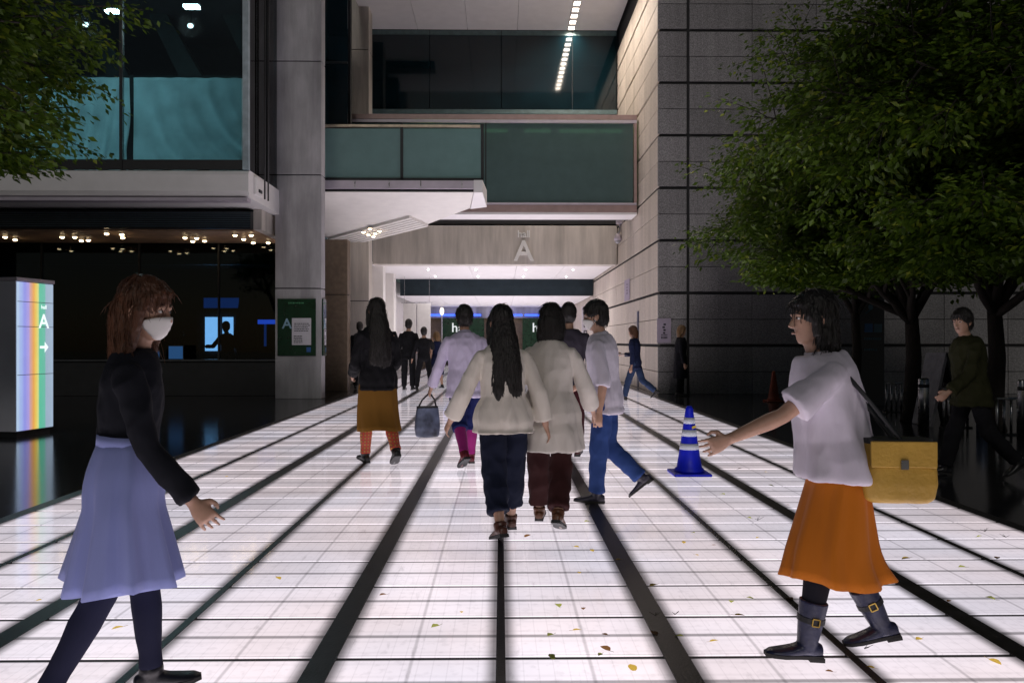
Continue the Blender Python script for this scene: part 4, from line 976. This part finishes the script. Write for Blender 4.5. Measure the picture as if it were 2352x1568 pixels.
        hb.loft(rings)
        for q in (-1,1):
            e = [HP(q*hw*.92,.38*hd,.72*hh), HP(q*hw*1.10,.25*hd,.48*hh), HP(q*hw*1.12,.12*hd,.15*hh)]
            if style != 'bob': e.append(HP(q*hw*1.15, .05*hd, -.25*hh))
            hb.tube(e, [.012*s,.022*s,.024*s,.016*s][:len(e)], 10)
    hme = remeshed(hb, 'hair', max(.006, vox), 3, .010*s, (60,60,5), X*3)
    if vox <= .011:      # loose strands lying over the mass of hair
        rg_ = random.Random(int(X*1000)); st = MB(); st.v = [tuple(v.co) for v in hme.vertices]; st.f = [tuple(p.vertices) for p in hme.polygons]
        vv = [(v.co.copy(), v.normal.copy()) for v in hme.vertices]; crown = HP(0, -.15*hd, 1.05*hh)
        for _ in range(1100 if style != 'short' else 700):
            p, n = rg_.choice(vv); lp = HM.transposed() @ (p - hc)
            if (lp.y > .2*hd and lp.z < .62*hh) or n.z < -.45: continue
            flow = (Vector((0,0,-1)) if style != 'short' or (p - crown).length > .09 else (p - crown)) + Vector((rg_.gauss(0,.16), rg_.gauss(0,.16), 0))
            flow = flow - n*flow.dot(n)
            if flow.length < .1: continue
            flow.normalize(); ln = rg_.uniform(.03, .085 if style == 'short' else .15)*s; lift = rg_.uniform(.0005, .0045)
            cv = (.30 if n.z > .25 else .5)*s; ln *= (.55 if n.z > .35 else 1); q0 = p + n*.0005; q1 = p + flow*ln*.5 + n*(lift - .25*ln*ln/cv); q2 = p + flow*ln + n*(lift*rg_.uniform(-.5, 1.2) - ln*ln/cv) + Vector((rg_.gauss(0,.003), rg_.gauss(0,.003), 0))
            st.tube([q0, q1, q2], [.0014*s, .0018*s, .0006*s], 3, caps=False)
        hme = st.mesh('hair', smooth=True)
    link('hair', hme, MT[hm], root)
    # --- clothes
    def sleeve(mb, q, to, r0, r1):
        pts = [at_(.27)+lat*(q*shw*.4), shd[q]]
        path = [shd[q], elb[q], wri[q]]
        n = 9; cum = .178/(.178+.148)
        for i in range(1, n+1):
            t = to*i/n
            pts.append(path[0].lerp(path[1], t/cum) if t <= cum else path[1].lerp(path[2], (t-cum)/(1-cum)))
        mb.tube(pts, [.045*s, .054*s] + [(r0 + (r1-r0)*i/n)*s for i in range(1, n+1)], 16)
    for w in wear:
        kind, col = w['k'], w['c']; m_ = cloth(col, w.get('rough', .85)) if isinstance(col, tuple) else MT[col]
        g = MB(); ez = w.get('ease', .016)*s; nm = w['k']
        if w.get('type', kind) in ('shirt', 'blouse', 'jacket', 'coat', 'cardigan', 'top', 'dress'):
            hem = w.get('hem', -.05); fl_ = w.get('flare', .0)*s
            ts = [.322, .305, .28, .24, .19, .14, .09, .04, 0]
            q_ = hem; ext = [q_*i/4 for i in range(1, 5)] if hem < 0 else []
            ts = [t for t in ts if t >= min(hem, 0) - .001] + ext
            if hem > 0: ts = [t for t in ts if t > hem] + [hem]
            rings = []
            for t in ts:
                # interpolate the torso profile
                a, c = None, None
                for (t0, a0, c0), (t1, a1, c1) in zip(tors[:-1], tors[1:]):
                    if t0 <= t <= t1: u = (t-t0)/(t1-t0); a, c = a0+(a1-a0)*u, c0+(c1-c0)*u
                if a is None: a, c = (tors[0][1]+.018, tors[0][2]+.012) if t < 0 else (tors[-1][1], tors[-1][2])
                k_ = max(0, min(1, (.25 - t)/(.25 - hem + 1e-6)))
                cen = at_(t) if t > -.02 else at_(-.02) + Zv*((t+.02)*h)
                if t < 0:      # follow the thighs
                    yy = [hip[q].lerp(knee[q], min(1.0, -t/.245)).y - pel.y for q in (-1,1)]
                    if -t > .245: yy = [knee[q].lerp(ank[q], min(1, (-t-.245)/.232)).y - pel.y for q in (-1,1)]
                    cen = cen + Yv*(sum(yy)/2*.9); c = max(c, (abs(yy[0]-yy[1])/2 + .075*s)/h - ez/h); a = max(a, .082)
                ring = ering(cen, Xv.lerp(lat, max(0, min(1, t/.25))), fw if t > 0 else Yv, a*h + ez + fl_*k_, c*h + ez + fl_*k_*.9, 56)
                pa = w.get('pleat', .04)*k_
                rings.append([cen + (p - cen)*(1 + pa*(math.sin(2*math.pi*i*7/56 + X*3) + .6*math.sin(2*math.pi*i*11/56 + X + t*9) + .5*math.sin(2*math.pi*i*4/56 + t*14))) for i, p in enumerate(ring)])
            g.loft(rings)
            sl_ = w.get('sleeve', 1.0)
            if sl_:
                for q in (-1,1): sleeve(g, q, sl_, .056, w.get('cuff', .044))
            if w.get('collar'):
                g.tube([at_(.305), at_(.335)+fw*.01*s], [.046*h*1.0, .040*h], 16)
            me = remeshed(g, nm, max(vox, .008), 4, w.get('wr', .016)*s, w.get('ws', (7,7,5)), X*5+2)
        elif w.get('type', kind) in ('trousers', 'shorts', 'leggings', 'jeans', 'stockings'):
            to, r0, r1 = w.get('to', .97), w.get('r0', .088), w.get('r1', .060)
            g.loft([ering(at_(t), Xv, fw, a*h + ez*.7, c*h + ez*.7, 22) for t, a, c in ((-.05,.074,.056),(-.02,.090,.064),(.03,.088,.062),(.075,.078,.056))])
            for q in (-1,1):
                pts = [hip[q]+Vector((0,0,.03*s))]; rr = [r0*s]
                for i in range(0, 13):
                    t = to*i/12; pts.append(hip[q].lerp(knee[q], t*2) if t <= .5 else knee[q].lerp(ank[q], t*2-1)); rr.append(max(r0 + (r1-r0)*min(1, (i/12)**.8) + (.004*math.sin(i*2.2)), bodyleg(t) + .006)*s)
                if 'from' in w: pts, rr = pts[w['from']:], rr[w['from']:]
                g.tube(pts, rr, 18)
            me = remeshed(g, nm, max(vox, .008), 3, w.get('wr', .012)*s, w.get('ws', (8,8,5)), X*5+7)
        elif kind == 'skirt':
            top, hz = w.get('top', .06), w['hem']*s; z0 = at_(top).z; rings = []; n = 64; fl_ = w.get('flare', .05)*s
            for i in range(15):
                u = i/14; zz = z0 + (hz - z0)*u; ptsx, ptsy = [], []
                for q in (-1,1):
                    for seg in ((hip[q],knee[q],.080,.062),(knee[q],ank[q],.062,.045)):
                        for j in range(11):
                            p = seg[0].lerp(seg[1], j/10)
                            if abs(p.z - zz) < .06*s or (zz > pel.z and j == 0): r_ = (seg[2] + (seg[3]-seg[2])*j/10)*s; ptsx += [p.x-r_, p.x+r_]; ptsy += [p.y-r_, p.y+r_]
                if not ptsx: ptsx, ptsy = [-.12*s,.12*s], [-.09*s,.09*s]
                if zz > pel.z - .02: a = (.080 + .02*min(1,u*5))*h; c_ = (.056+.014*min(1,u*5))*h; cen = at_((zz-pel.z)/h/max(.3, up.z))
                else: a = (max(ptsx)-min(ptsx))/2 + .012*s; c_ = (max(ptsy)-min(ptsy))/2 + .012*s; cen = Vector(((max(ptsx)+min(ptsx))/2, (max(ptsy)+min(ptsy))/2, zz))
                a += fl_*u + .010*s; c_ += fl_*u*.8 + .010*s; cen.z = zz
                ring = []
                for k_ in range(n):
                    t = 2*math.pi*k_/n; pl = 1 + w.get('pleat', .05)*u**.7*(math.sin(9*t + X) + .5*math.sin(15*t+2*X) + .4*math.sin(4*t + u*2))
                    ring.append(cen + Vector((a*pl*math.cos(t), c_*pl*math.sin(t), w.get('dip', .015)*s*math.sin(3*t+1)*u)))
                rings.append(ring)
            for i in range(1, 15):      # keep the outline from jumping between rings
                pass
            sm2 = [rings[0]] + [[(rings[i-1][k_] + rings[i][k_]*2 + rings[i+1][k_])/4 for k_ in range(n)] for i in range(1, 14)] + [rings[14]]
            g.loft(sm2); me = g.mesh('skirt', smooth=True)
        wo_ = link(nm, me, m_, root)
        if nm in ('shirt', 'blouse', 'top', 'jacket', 'cardigan', 'coat') and vox <= .011:
            e = MB(); e.loft([ering(at_(.308), Xv, fw, .050*h, .045*h, 24), ering(at_(.318), Xv, fw, .047*h, .043*h, 24), ering(at_(.331), Xv, fw, .041*h, .039*h, 24), ering(at_(.331), Xv, fw, .037*h, .036*h, 24)], caps=False); e.build('neckband', m_, wo_, True, local=True)
        if nm == 'skirt':
            t_ = w.get('top', .06); e = MB(); e.loft([ering(at_(t_+d_), Xv, fw, .084*h+.011*s, .060*h+.011*s, 40) for d_ in (-.016, .008)]); e.build('waistband', m_, wo_, True, local=True)
    # --- shoes
    st, sc = shoes
    sm_ = mat('shoe_leather', sc, .38, .2, 20, .1, 60)
    for q in (-1,1):
        fd = fdir[q]; fl_ = fd.cross(Zv).normalized(); fu = fl_.cross(fd); A = ank[q]
        e = MB(); P = lambda t, dz: A + fd*t*s - fu*dz*s
        e.loft([ering(P(t, dz), fl_, fu, a*s, c*s, 18, .85) for t, dz, a, c in ((-.072,.036,.016,.022),(-.066,.032,.030,.032),(-.03,.026,.038,.038),(.02,.026,.041,.036),(.07,.038,.046,.026),(.12,.045,.048,.020),(.165,.049,.040,.016),(.190,.053,.020,.010))])
        top = {'shoe': .035, 'boot': .20, 'ankle_boot': .10}[st]; sd_ = (knee[q]-A).normalized()
        e.tube([A - sd_*.035*s, A + sd_*.0*s, A + sd_*top*.5*s, A + sd_*top*s], [.044*s, .046*s, (.050 if st == 'shoe' else .058)*s, (.047 if st == 'shoe' else .066)*s], 18)
        nm = 'boot' if 'boot' in st else 'shoe'
        so = link(nm, remeshed(e, nm, max(.005, vox*.7), 2), sm_, root)
        k_ = MB(); pts = []
        outl = [(-.074,0,.018),(-.066,0,.034),(-.02,0,.036),(.04,0,.040),(.11,0,.051),(.16,0,.044),(.192,0,.020)]
        low_ = [P(t, .0645) - fl_*w_*s for t, _, w_ in outl] + [P(t, .0645) + fl_*w_*s for t, _, w_ in reversed(outl)]
        hi = [p + fu*.016*s for p in low_]; n = len(low_)
        k_.loft([low_, hi]); k_.build('sole', MT['sole'], so, local=True, fix=True)
        if st == 'shoe':
            kk = MB(); kk.obox(P(-.045, .0665), fl_*.034*s, fd*.028*s, fu*.006*s); kk.build('heel', MT['sole'], so, local=True, fix=True)
        else:
            kk = MB(); kk.obox(P(-.040, .0665), fl_*.036*s, fd*.034*s, fu*.009*s); kk.build('heel', MT['sole'], so, local=True, fix=True)
            c_ = A + sd_*.115*s; u1 = fl_; u2 = sd_.cross(fl_).normalized()
            kk = MB(); kk.loft([ering(c_ + sd_*dz*s, u1, u2, .063*s, .063*s, 20) for dz in (-.012, .012)]); kk.build('strap', MT['black_paint'], so, local=True)
            for sg in (-1, 1):
                bu = MB(); bc = c_ + u1*(.064*s*sg) ; ss = .016*s
                for (a_, b_, aa, bb) in ((0, ss, ss, .0025*s), (0, -ss, ss, .0025*s), (ss, 0, .0025*s, ss), (-ss, 0, .0025*s, ss)):
                    bu.obox(bc + u2*a_ + sd_*b_, u2*aa, sd_*bb, u1*.003*s)
                bu.build('buckle', mat('brass_buckle', (.55,.38,.10), .3, metal=1), so, local=True)
    W = Matrix.Translation((X, Y, z)) @ Matrix.Rotation(R(yaw), 4, 'Z')
    return dict(root=root, W=W, wri=wri, shd=shd, at=at_, s=s, fad=fad, hip=hip, ank=ank, h=h, fw=fw)

def bodyleg(t):
    T = [(0,.080),(.175,.076),(.4,.056),(.5,.052),(.625,.056),(.85,.040),(1.01,.036)]
    return next(a[1]+(b[1]-a[1])*(t-a[0])/(b[0]-a[0]) for a, b in zip(T[:-1], T[1:]) if a[0] <= t <= b[0])

def px_X(px, Y): return at(px, 784, Y).x
def bag(name, label, J, pos, size, m, strap_to=None, cat='bag', flap=False):
    """a bag with a rounded body, flap and strap, held or slung: own top-level thing"""
    W = J['W']; pos = W @ Vector(pos); o = thing(name, label, cat, pos); w, d, hgt = size
    rot = W.to_3x3(); b = MB(); rings = []
    for t, k in ((0,.82),(.06,.96),(.3,1.04),(.6,1.0),(.88,.92),(1,.86)):
        rings.append([p for p in ering(pos + Vector((0,0,hgt*(t-1))), rot @ Vector((1,0,0)), rot @ Vector((0,1,0)), w/2*k, d/2*k, 24, .55)])
    b.loft(rings); link('bag_body', remeshed(MBoff(b, pos), 'bag_body', .008, 3, .004, (9,9,6), pos.x), m, o)
    rim = MB(); rim.loft([ering(pos + Vector((0,0,dz)), rot @ Vector((1,0,0)), rot @ Vector((0,1,0)), w/2*.88, d/2*.9, 24, .55) for dz in (-.012,.008)]); rim.build('rim', MT['black_paint'], o)
    if flap:
        f = MB(); fwd = rot @ Vector((-1,0,0)); sd = rot @ Vector((0,1,0)); up_ = Vector((0,0,1)); c = pos + fwd*(w/2*1.06)
        f.obox(c + up_*(-hgt*.20), sd*d*.44, up_*hgt*.21, fwd*.006); f.build('flap', m, o, bevel=.004, fix=True)
        f = MB(); f.obox(c + up_*(-hgt*.36) + fwd*.009, sd*.014, up_*.018, fwd*.004); f.build('clasp', MT['steel'], o, fix=True)
    if strap_to is not None:
        q = W @ Vector(strap_to); e = rot @ Vector((0, w*.0, 0))
        for sg in (-1, 1):
            a = pos + rot @ Vector((w*.36*sg, 0, 0)); st = MB(); mid = a.lerp(q, .5) + rot @ Vector((.02*sg,0,0)); st.tube([a - Vector((0,0,.03)), a, mid, q], .009, 8); st.build('strap', MT['black_paint'], o, True)
    return o
def MBoff(mb, off):
    n = MB(); n.v = [tuple(Vector(p) - Vector(off)) for p in mb.v]; n.f = mb.f; return n

plaid = mat('plaid_legwear', (.42,.07,.02), .8, .2, 10); nt = plaid.node_tree; L = nt.links
tc = nd(nt, 'ShaderNodeTexCoord'); ws1 = nd(nt, 'ShaderNodeTexWave', Scale=9, wave_type='BANDS', bands_direction='Z'); ws2 = nd(nt, 'ShaderNodeTexWave', Scale=9, wave_type='BANDS', bands_direction='X')
mxp = nd(nt, 'ShaderNodeMath', operation='MULTIPLY'); crp = nd(nt, 'ShaderNodeValToRGB')
for q in (ws1, ws2): L.new(tc.outputs['Object'], q.inputs['Vector'])
L.new(ws1.outputs['Fac'], mxp.inputs[0]); L.new(ws2.outputs['Fac'], mxp.inputs[1]); L.new(mxp.outputs[0], crp.inputs[0])
e = crp.color_ramp.elements; e[0].color = (.50,.06,.015,1); e[1].color = (.45,.22,.03,1); e[1].position = .7
k = e.new(.28); k.color = (.04,.06,.10,1); k = e.new(.42); k.color = (.48,.10,.02,1)
L.new(crp.outputs[0], nt.nodes['Principled BSDF'].inputs['Base Color']); MT['plaid'] = plaid
BLACK = (.010,.010,.012); CREAM = (.60,.555,.49)

# 1 woman near the lit sign, left foreground
P1 = person('woman in left foreground with brown hair, white mask, black top and pale blue skirt', px_X(285, 2.86), 2.86, -72, 1.50,
  [(9,5,4,1),(-10,18,-16,1)], [(-14,9,12,6),(16,9,22,6)], lean=4, head=(-22,-4), vox=.0052, fem=True, hair=('mid','hair_brown'), mask=True, shoes=('shoe',(.015,.015,.02)),
  wear=[dict(k='leggings', c=(.018,.02,.045), to=.97, r0=.086, r1=.044, ease=.004, wr=.004), dict(k='skirt', c=(.27,.31,.62), hem=.50, flare=.075, pleat=.10, top=.115), dict(k='top', c=(.012,.013,.018), hem=.07, sleeve=.97, ease=.012, wr=.02)])
# 2 woman in black with mustard skirt
P2 = person('woman with long black hair, black cardigan, mustard skirt and plaid leggings walking away', px_X(868, 8.46), 8.46, 24, 1.73,
  [(12,5,6,1),(-12,26,-28,1)], [(8,10,55,-6),(10,9,60,-8)], lean=2, vox=.011, fem=True, hair=('very_long','hair_black'), shoes=('shoe',(.012,.012,.012)),
  wear=[dict(k='leggings', c='plaid', to=.97, r0=.09, r1=.052, ease=.006, wr=.006), dict(k='skirt', c=(.20,.095,.018), hem=.36, flare=.045, pleat=.03, top=.05), dict(k='cardigan', c=BLACK, hem=-.06, sleeve=.96, ease=.035, flare=.02, cuff=.055, wr=.02)])
# 3-6 staff and visitors standing far back on the left
person('tall standing man in a black suit seen from behind, left of the passage', px_X(938, 21.4), 21.4, -8, 1.86,
  [(2,2,0,2),(-2,4,0,3)], [(4,8,20,0),(6,9,62,-20)], lean=1, vox=.016, shoes=('shoe',BLACK),
  wear=[dict(k='trousers', c=BLACK, r1=.065), dict(k='jacket', c=BLACK, hem=-.08, sleeve=.97, ease=.025)], face=False)
person('staff member in black standing with feet apart and one raised hand', px_X(974, 21.2), 21.2, 12, 1.66,
  [(12,6,4,9),(-9,8,-6,8)], [(6,16,20,8),(40,14,115,2)], lean=2, vox=.016, shoes=('shoe',BLACK),
  wear=[dict(k='trousers', c=BLACK, r1=.06), dict(k='shirt', c=BLACK, hem=-.04, sleeve=.9, ease=.02)], face=False)
person('small woman with light brown hair and navy dress beside the staff in black', px_X(1004, 22.0), 22.0, 40, 1.54,
  [(4,3,0,2),(-5,6,-4,2)], [(2,10,10,4),(5,10,25,0)], lean=1, vox=.015, fem=True, hair=('bob','hair_light'), shoes=('shoe',BLACK),
  wear=[dict(k='dress', c=(.012,.016,.05), hem=-.27, sleeve=.22, ease=.016, flare=.05)], face=False)
Pb = person('dark dressed man with a black backpack half hidden behind the woman in mustard skirt', px_X(826, 21.8), 21.8, 6, 1.80,
  [(8,6,2,2),(-8,12,-10,2)], [(6,9,20,2),(-6,9,14,4)], lean=3, vox=.016, shoes=('shoe',BLACK),
  wear=[dict(k='trousers', c=(.015,.016,.02), r1=.06), dict(k='jacket', c=(.02,.022,.028), hem=-.05, sleeve=.97, ease=.025)], face=False)
bag('backpack', 'black backpack on the back of the man at the left pillar', Pb, (0, -.20, 1.48), (.30,.16,.44), MT['black_paint'], strap_to=(.12,.02,1.5), cat='backpack')
# 7 man in lavender shirt, magenta leggings
P7 = person('man in loose lavender shirt, navy shorts and magenta leggings walking away left of the couple', px_X(1070, 8.3), 8.3, 16, 1.66,
  [(-13,28,-30,1),(15,5,8,1)], [(14,16,16,12),(-16,16,10,12)], lean=5, vox=.010, hair=('short','hair_black'), shoes=('shoe',(.12,.012,.02)),
  wear=[dict(k='leggings', c=(.27,.018,.15), to=.96, r0=.088, r1=.048, ease=.005, wr=.004), dict(k='shorts', c=(.012,.018,.085), to=.60, r0=.098, r1=.082, ease=.02), dict(k='shirt', c=(.52,.47,.62), hem=-.08, sleeve=.95, ease=.04, flare=.02, cuff=.056, wr=.013, ws=(10,10,4), collar=1)])
bag('shopping_bag', 'navy and silver carrier bag hanging from the hand of the man in lavender', P7, P7['wri'][-1] + P7['fad'][-1]*.08 + Vector((-.02,0,-.14)), (.26,.10,.32), mat('navy_silver_bag', (.10,.12,.18), .3, .85, 7), strap_to=P7['wri'][-1] + P7['fad'][-1]*.07)
# 8 couple in the middle
P8 = person('woman with very long black hair, cream blouse and cropped navy trousers in the centre', px_X(1158, 5.34), 5.34, 14, 1.53,
  [(-11,20,-18,1),(15,5,6,1)], [(10,24,18,18),(-10,20,14,14)], lean=6, twist=4, vox=.008, fem=True, hair=('very_long','hair_black'), shoes=('shoe',(.075,.028,.018)),
  wear=[dict(k='trousers', c=(.010,.013,.028), to=.86, r0=.100, r1=.078, ease=.022, wr=.02), dict(k='blouse', c=CREAM, hem=-.06, sleeve=.92, ease=.03, flare=.05, cuff=.068, wr=.012, ws=(10,10,3.5), pleat=.075)])
P8b = person('companion in flared cream tunic and dark brown trousers, right half of the centre couple', px_X(1262, 5.62), 5.62, -10, 1.55,
  [(13,4,6,1),(-12,24,-24,1)], [(-14,22,14,16),(16,20,26,10)], lean=7, twist=-5, vox=.008, fem=True, hair=('bob','hair_black'), shoes=('shoe',(.11,.045,.022)),
  wear=[dict(k='trousers', c=(.035,.012,.012), to=.93, r0=.102, r1=.072, ease=.026, wr=.02), dict(k='blouse', c=(.57,.53,.48), hem=-.17, sleeve=.9, ease=.03, flare=.085, cuff=.07, wr=.012, ws=(10,10,3.5), pleat=.08)])
# 9 man in jeans on the right of the couple
P9 = person('man in pale shirt, blue jeans and white mask walking to the left beside the couple', px_X(1392, 6.42), 6.42, 72, 1.60,
  [(6,3,2,1),(0,48,-40,1)], [(-12,10,18,8),(22,10,38,4)], lean=5, head=(14,-4), vox=.009, mask=True, hair=('short','hair_black'), shoes=('shoe',(.03,.028,.045)),
  wear=[dict(k='jeans', c=(.028,.060,.20), to=.97, r0=.094, r1=.064, ease=.014, wr=.016), dict(k='shirt', c=(.55,.52,.60), hem=-.07, sleeve=.62, ease=.03, flare=.012, cuff=.062, wr=.013, ws=(10,10,4), collar=1)])
# 10 person behind the couple
person('person in dark red trousers and shoes mostly hidden behind the centre couple', px_X(1306, 8.85), 8.85, -6, 1.70,
  [(-10,18,-18,1),(12,4,6,1)], [(10,12,16,8),(-8,12,14,8)], lean=3, vox=.012, shoes=('shoe',(.06,.012,.014)),
  wear=[dict(k='trousers', c=(.05,.012,.016), r1=.068, ease=.02), dict(k='jacket', c=(.045,.04,.055), hem=-.07, sleeve=.96, ease=.03)])
# 11 walker by the right wall
P11 = person('walker in dark blue top holding papers beside the pale flank wall', px_X(1460, 17.5), 17.5, 66, 1.64,
  [(20,6,8,1),(-18,34,-36,1)], [(-6,8,14,4),(20,16,70,-10)], lean=4, vox=.014, hair=('bob','hair_brown'), shoes=('shoe',BLACK),
  wear=[dict(k='jeans', c=(.03,.05,.11), r1=.064, ease=.014), dict(k='jacket', c=(.016,.022,.06), hem=-.08, sleeve=.9, ease=.022)], face=False)
pp = P11['W'] @ (P11['wri'][1] + P11['fad'][1]*.07); po_ = thing('paper_sheets', 'white paper sheets in the hand of the walker by the pale wall', 'papers', pp)
MB().obox(pp + Vector((.10,0,.01)), (.16,.02,-.02), (0,.10,.02), (0,0,.004)).build('sheet', MT['paper'], po_, fix=True)
# 12 dark coat by the wall
person('still figure in a long dark coat with light brown hair under the lilac notice', px_X(1563, 18.9), 18.9, -100, 1.66,
  [(3,2,0,2),(-3,4,0,2)], [(4,8,14,2),(2,8,12,2)], lean=1, vox=.015, z=.0, hair=('bob','hair_light'), shoes=('shoe',BLACK),
  wear=[dict(k='trousers', c=BLACK, r1=.06), dict(k='coat', c=(.010,.010,.014), hem=-.26, sleeve=.97, ease=.035, flare=.02)], face=False)
# 13 woman in orange, right foreground
P13 = person('woman in right foreground with white blouse, orange skirt and navy buckled boots reaching forward', px_X(1925, 3.28), 3.28, 84, 1.49,
  [(15,6,3,1),(-7,20,-14,1)], [(52,8,14,2),(-24,10,18,6)], lean=9, head=(8,6), vox=.0052, fem=True, hair=('bob','hair_black'), mask=False, shoes=('boot',(.018,.022,.06)),
  wear=[dict(k='stockings', c=(.012,.012,.018), to=.95, r0=.082, r1=.046, ease=.003, wr=.002), dict(k='skirt', c=(.46,.135,.010), hem=.37, flare=.06, pleat=.06, top=.06), dict(k='blouse', c=(.58,.54,.62), hem=-.02, sleeve=.42, ease=.05, flare=.05, cuff=.082, wr=.012, ws=(10,10,3.5), pleat=.075)])
bag('shoulder_bag', 'mustard yellow shoulder bag behind the hip of the woman in orange', P13, P13['at'](.08) + Vector((-.14,-.20,.02)), (.13,.28,.24), mat('mustard_leather', (.42,.25,.035), .5, .15, 6, .15, 60), flap=True, strap_to=P13['shd'][-1] + Vector((.03,-.02,.045)))
# 14 man in olive jacket on the dark paving
person('man in dark olive jacket walking left across the black paving at the right', px_X(2232, 7.6), 7.6, 84, 1.62,
  [(-16,28,-30,1),(18,5,8,1)], [(18,10,34,6),(-14,10,20,6)], lean=6, head=(34,-2), vox=.010, z=0.0, hair=('short','hair_black'), shoes=('shoe',BLACK),
  wear=[dict(k='trousers', c=(.010,.010,.012), r1=.068, ease=.02), dict(k='jacket', c=(.024,.025,.010), hem=-.08, sleeve=.96, ease=.045, cuff=.06, flare=.02, wr=.026, collar=1)])
# 15 people indoors behind the low wall
person('dark silhouette standing before the bright blue white doorway indoors', px_X(524, 20.9), 20.9, 60, 1.80,
  [(3,2,0,2),(-3,4,0,2)], [(40,14,50,4),(20,10,60,0)], lean=5, vox=.016, z=0.0, hair=('short','hair_black'), wear=[dict(k='trousers', c=BLACK, r1=.06), dict(k='shirt', c=BLACK, hem=-.05, sleeve=.95, ease=.03)], face=False)
person('dim short figure standing behind the lit panel nearest the doorway', px_X(409, 20.9), 20.9, -30, 1.56,
  [(3,2,0,2),(-3,4,0,2)], [(20,10,50,4),(20,10,60,0)], lean=5, vox=.016, z=0.0, fem=True, hair=('bob','hair_black'), wear=[dict(k='trousers', c=BLACK, r1=.06), dict(k='shirt', c=(.02,.02,.03), hem=-.05, sleeve=.95, ease=.03)], face=False)

# ------------------------------------------------------------------ fallen leaves and twigs on the glass
fm = [mat('yellow_fallen_leaf', (.50,.36,.06), .7, .3, 20), mat('brown_fallen_leaf', (.17,.085,.03), .7, .3, 20), mat('green_yellow_fallen_leaf', (.30,.33,.08), .7, .3, 20)]
fl_me = []
for m_ in fm: translucent(m_, .6)
for s in range(3):
    rg = random.Random(s); b = MB(); n = 8; mids, l_, r_ = [], [], []
    for i in range(n+1):
        t = i/n; w = math.sin(math.pi*t**.8)*.32*(1 + .15*rg.uniform(-1,1)); zc = .06*math.sin(math.pi*t) + .10*t*t*s*.5
        mids.append((0, t-.5, zc)); l_.append((-w, t-.5, zc + .10*w*(1+s))); r_.append((w, t-.5, zc + .12*w*(1+s)))
    vs = mids + l_ + r_; fs = []
    for i in range(n): fs += [(i, i+1, n+1+i+1, n+1+i), (i+1, i, 2*n+2+i, 2*n+3+i)]
    b.add(vs, fs); b.tube([(0,-.5,0),(0.03,-.85,.02)], .015, 5); me = b.mesh('fallen_leaf'); me.materials.append(fm[s]); fl_me.append(me)
rg = random.Random(12)
spots = [(1000,1444),(1060,1410),(640,1330),(520,1095),(880,1370),(1340,1404),(1325,1453),(1700,1421),(1905,1553),(1452,1541),(1390,1497),(1680,1390),(2110,1478),(2210,1312),(2400,1505),(1600,1280),(2290,1290),(350,1322),(90,1378),(270,1443),(1940,1270),(2000,1228),(1720,1195),(1810,1165),(1985,1182),(1740,1240),(2080,1290),(1850,1330),(2180,1390),(1640,1480),(1560,1470),(1500,1350),(1420,1290),(1330,1320),(1660,1140),(1770,1120),(1700,1080),(2250,1240)]
for i in range(26): spots.append((rg.uniform(1200, 2300), rg.uniform(1040, 1560)))
n_ = 0
for px_, py_ in spots:
    Y = EYE*F/(py_-CY); X = px_X(px_, Y)
    if abs(X) > 3.5 or Y > 12: continue
    i = rg.choice((0,0,1,2)); o = bpy.data.objects.new('fallen_leaf', fl_me[i]); C.objects.link(o)
    sz_ = rg.uniform(.028, .058); o.location = (X, Y, FZ+.002); o.scale = (sz_,)*3; o.rotation_euler = (rg.uniform(-.12,.12), rg.uniform(-.12,.12), rg.uniform(0, 6.28))
    tag(o, ('small curled yellow leaf fallen on the lit glass floor', 'small curled brown leaf fallen on the lit glass floor', 'small yellow green leaf fallen on the lit glass floor')[i], 'leaf', ('yellow', 'brown', 'yellow green')[i] + ' leaves fallen on the lit floor')
for px_, py_ in ((1505,1420),(1550,1418),(2310,1241),(2262,1228),(1740,1200),(1985,1500)):
    Y = EYE*F/(py_-CY); X = px_X(px_, Y); b = MB()
    for k_ in range(4): a = rg.uniform(0,3.14); l = rg.uniform(.02,.05); b.tube([(X,Y,FZ+.002),(X+math.cos(a)*l,Y+.2*math.sin(a)*l,FZ+.004+rg.uniform(0,.03))], [.0016,.0008], 5)
    tag(b.build('twig', MT['bark']), 'tiny dark sprig of twigs caught in a joint of the lit floor', 'twig', 'sprigs caught in the floor joints')
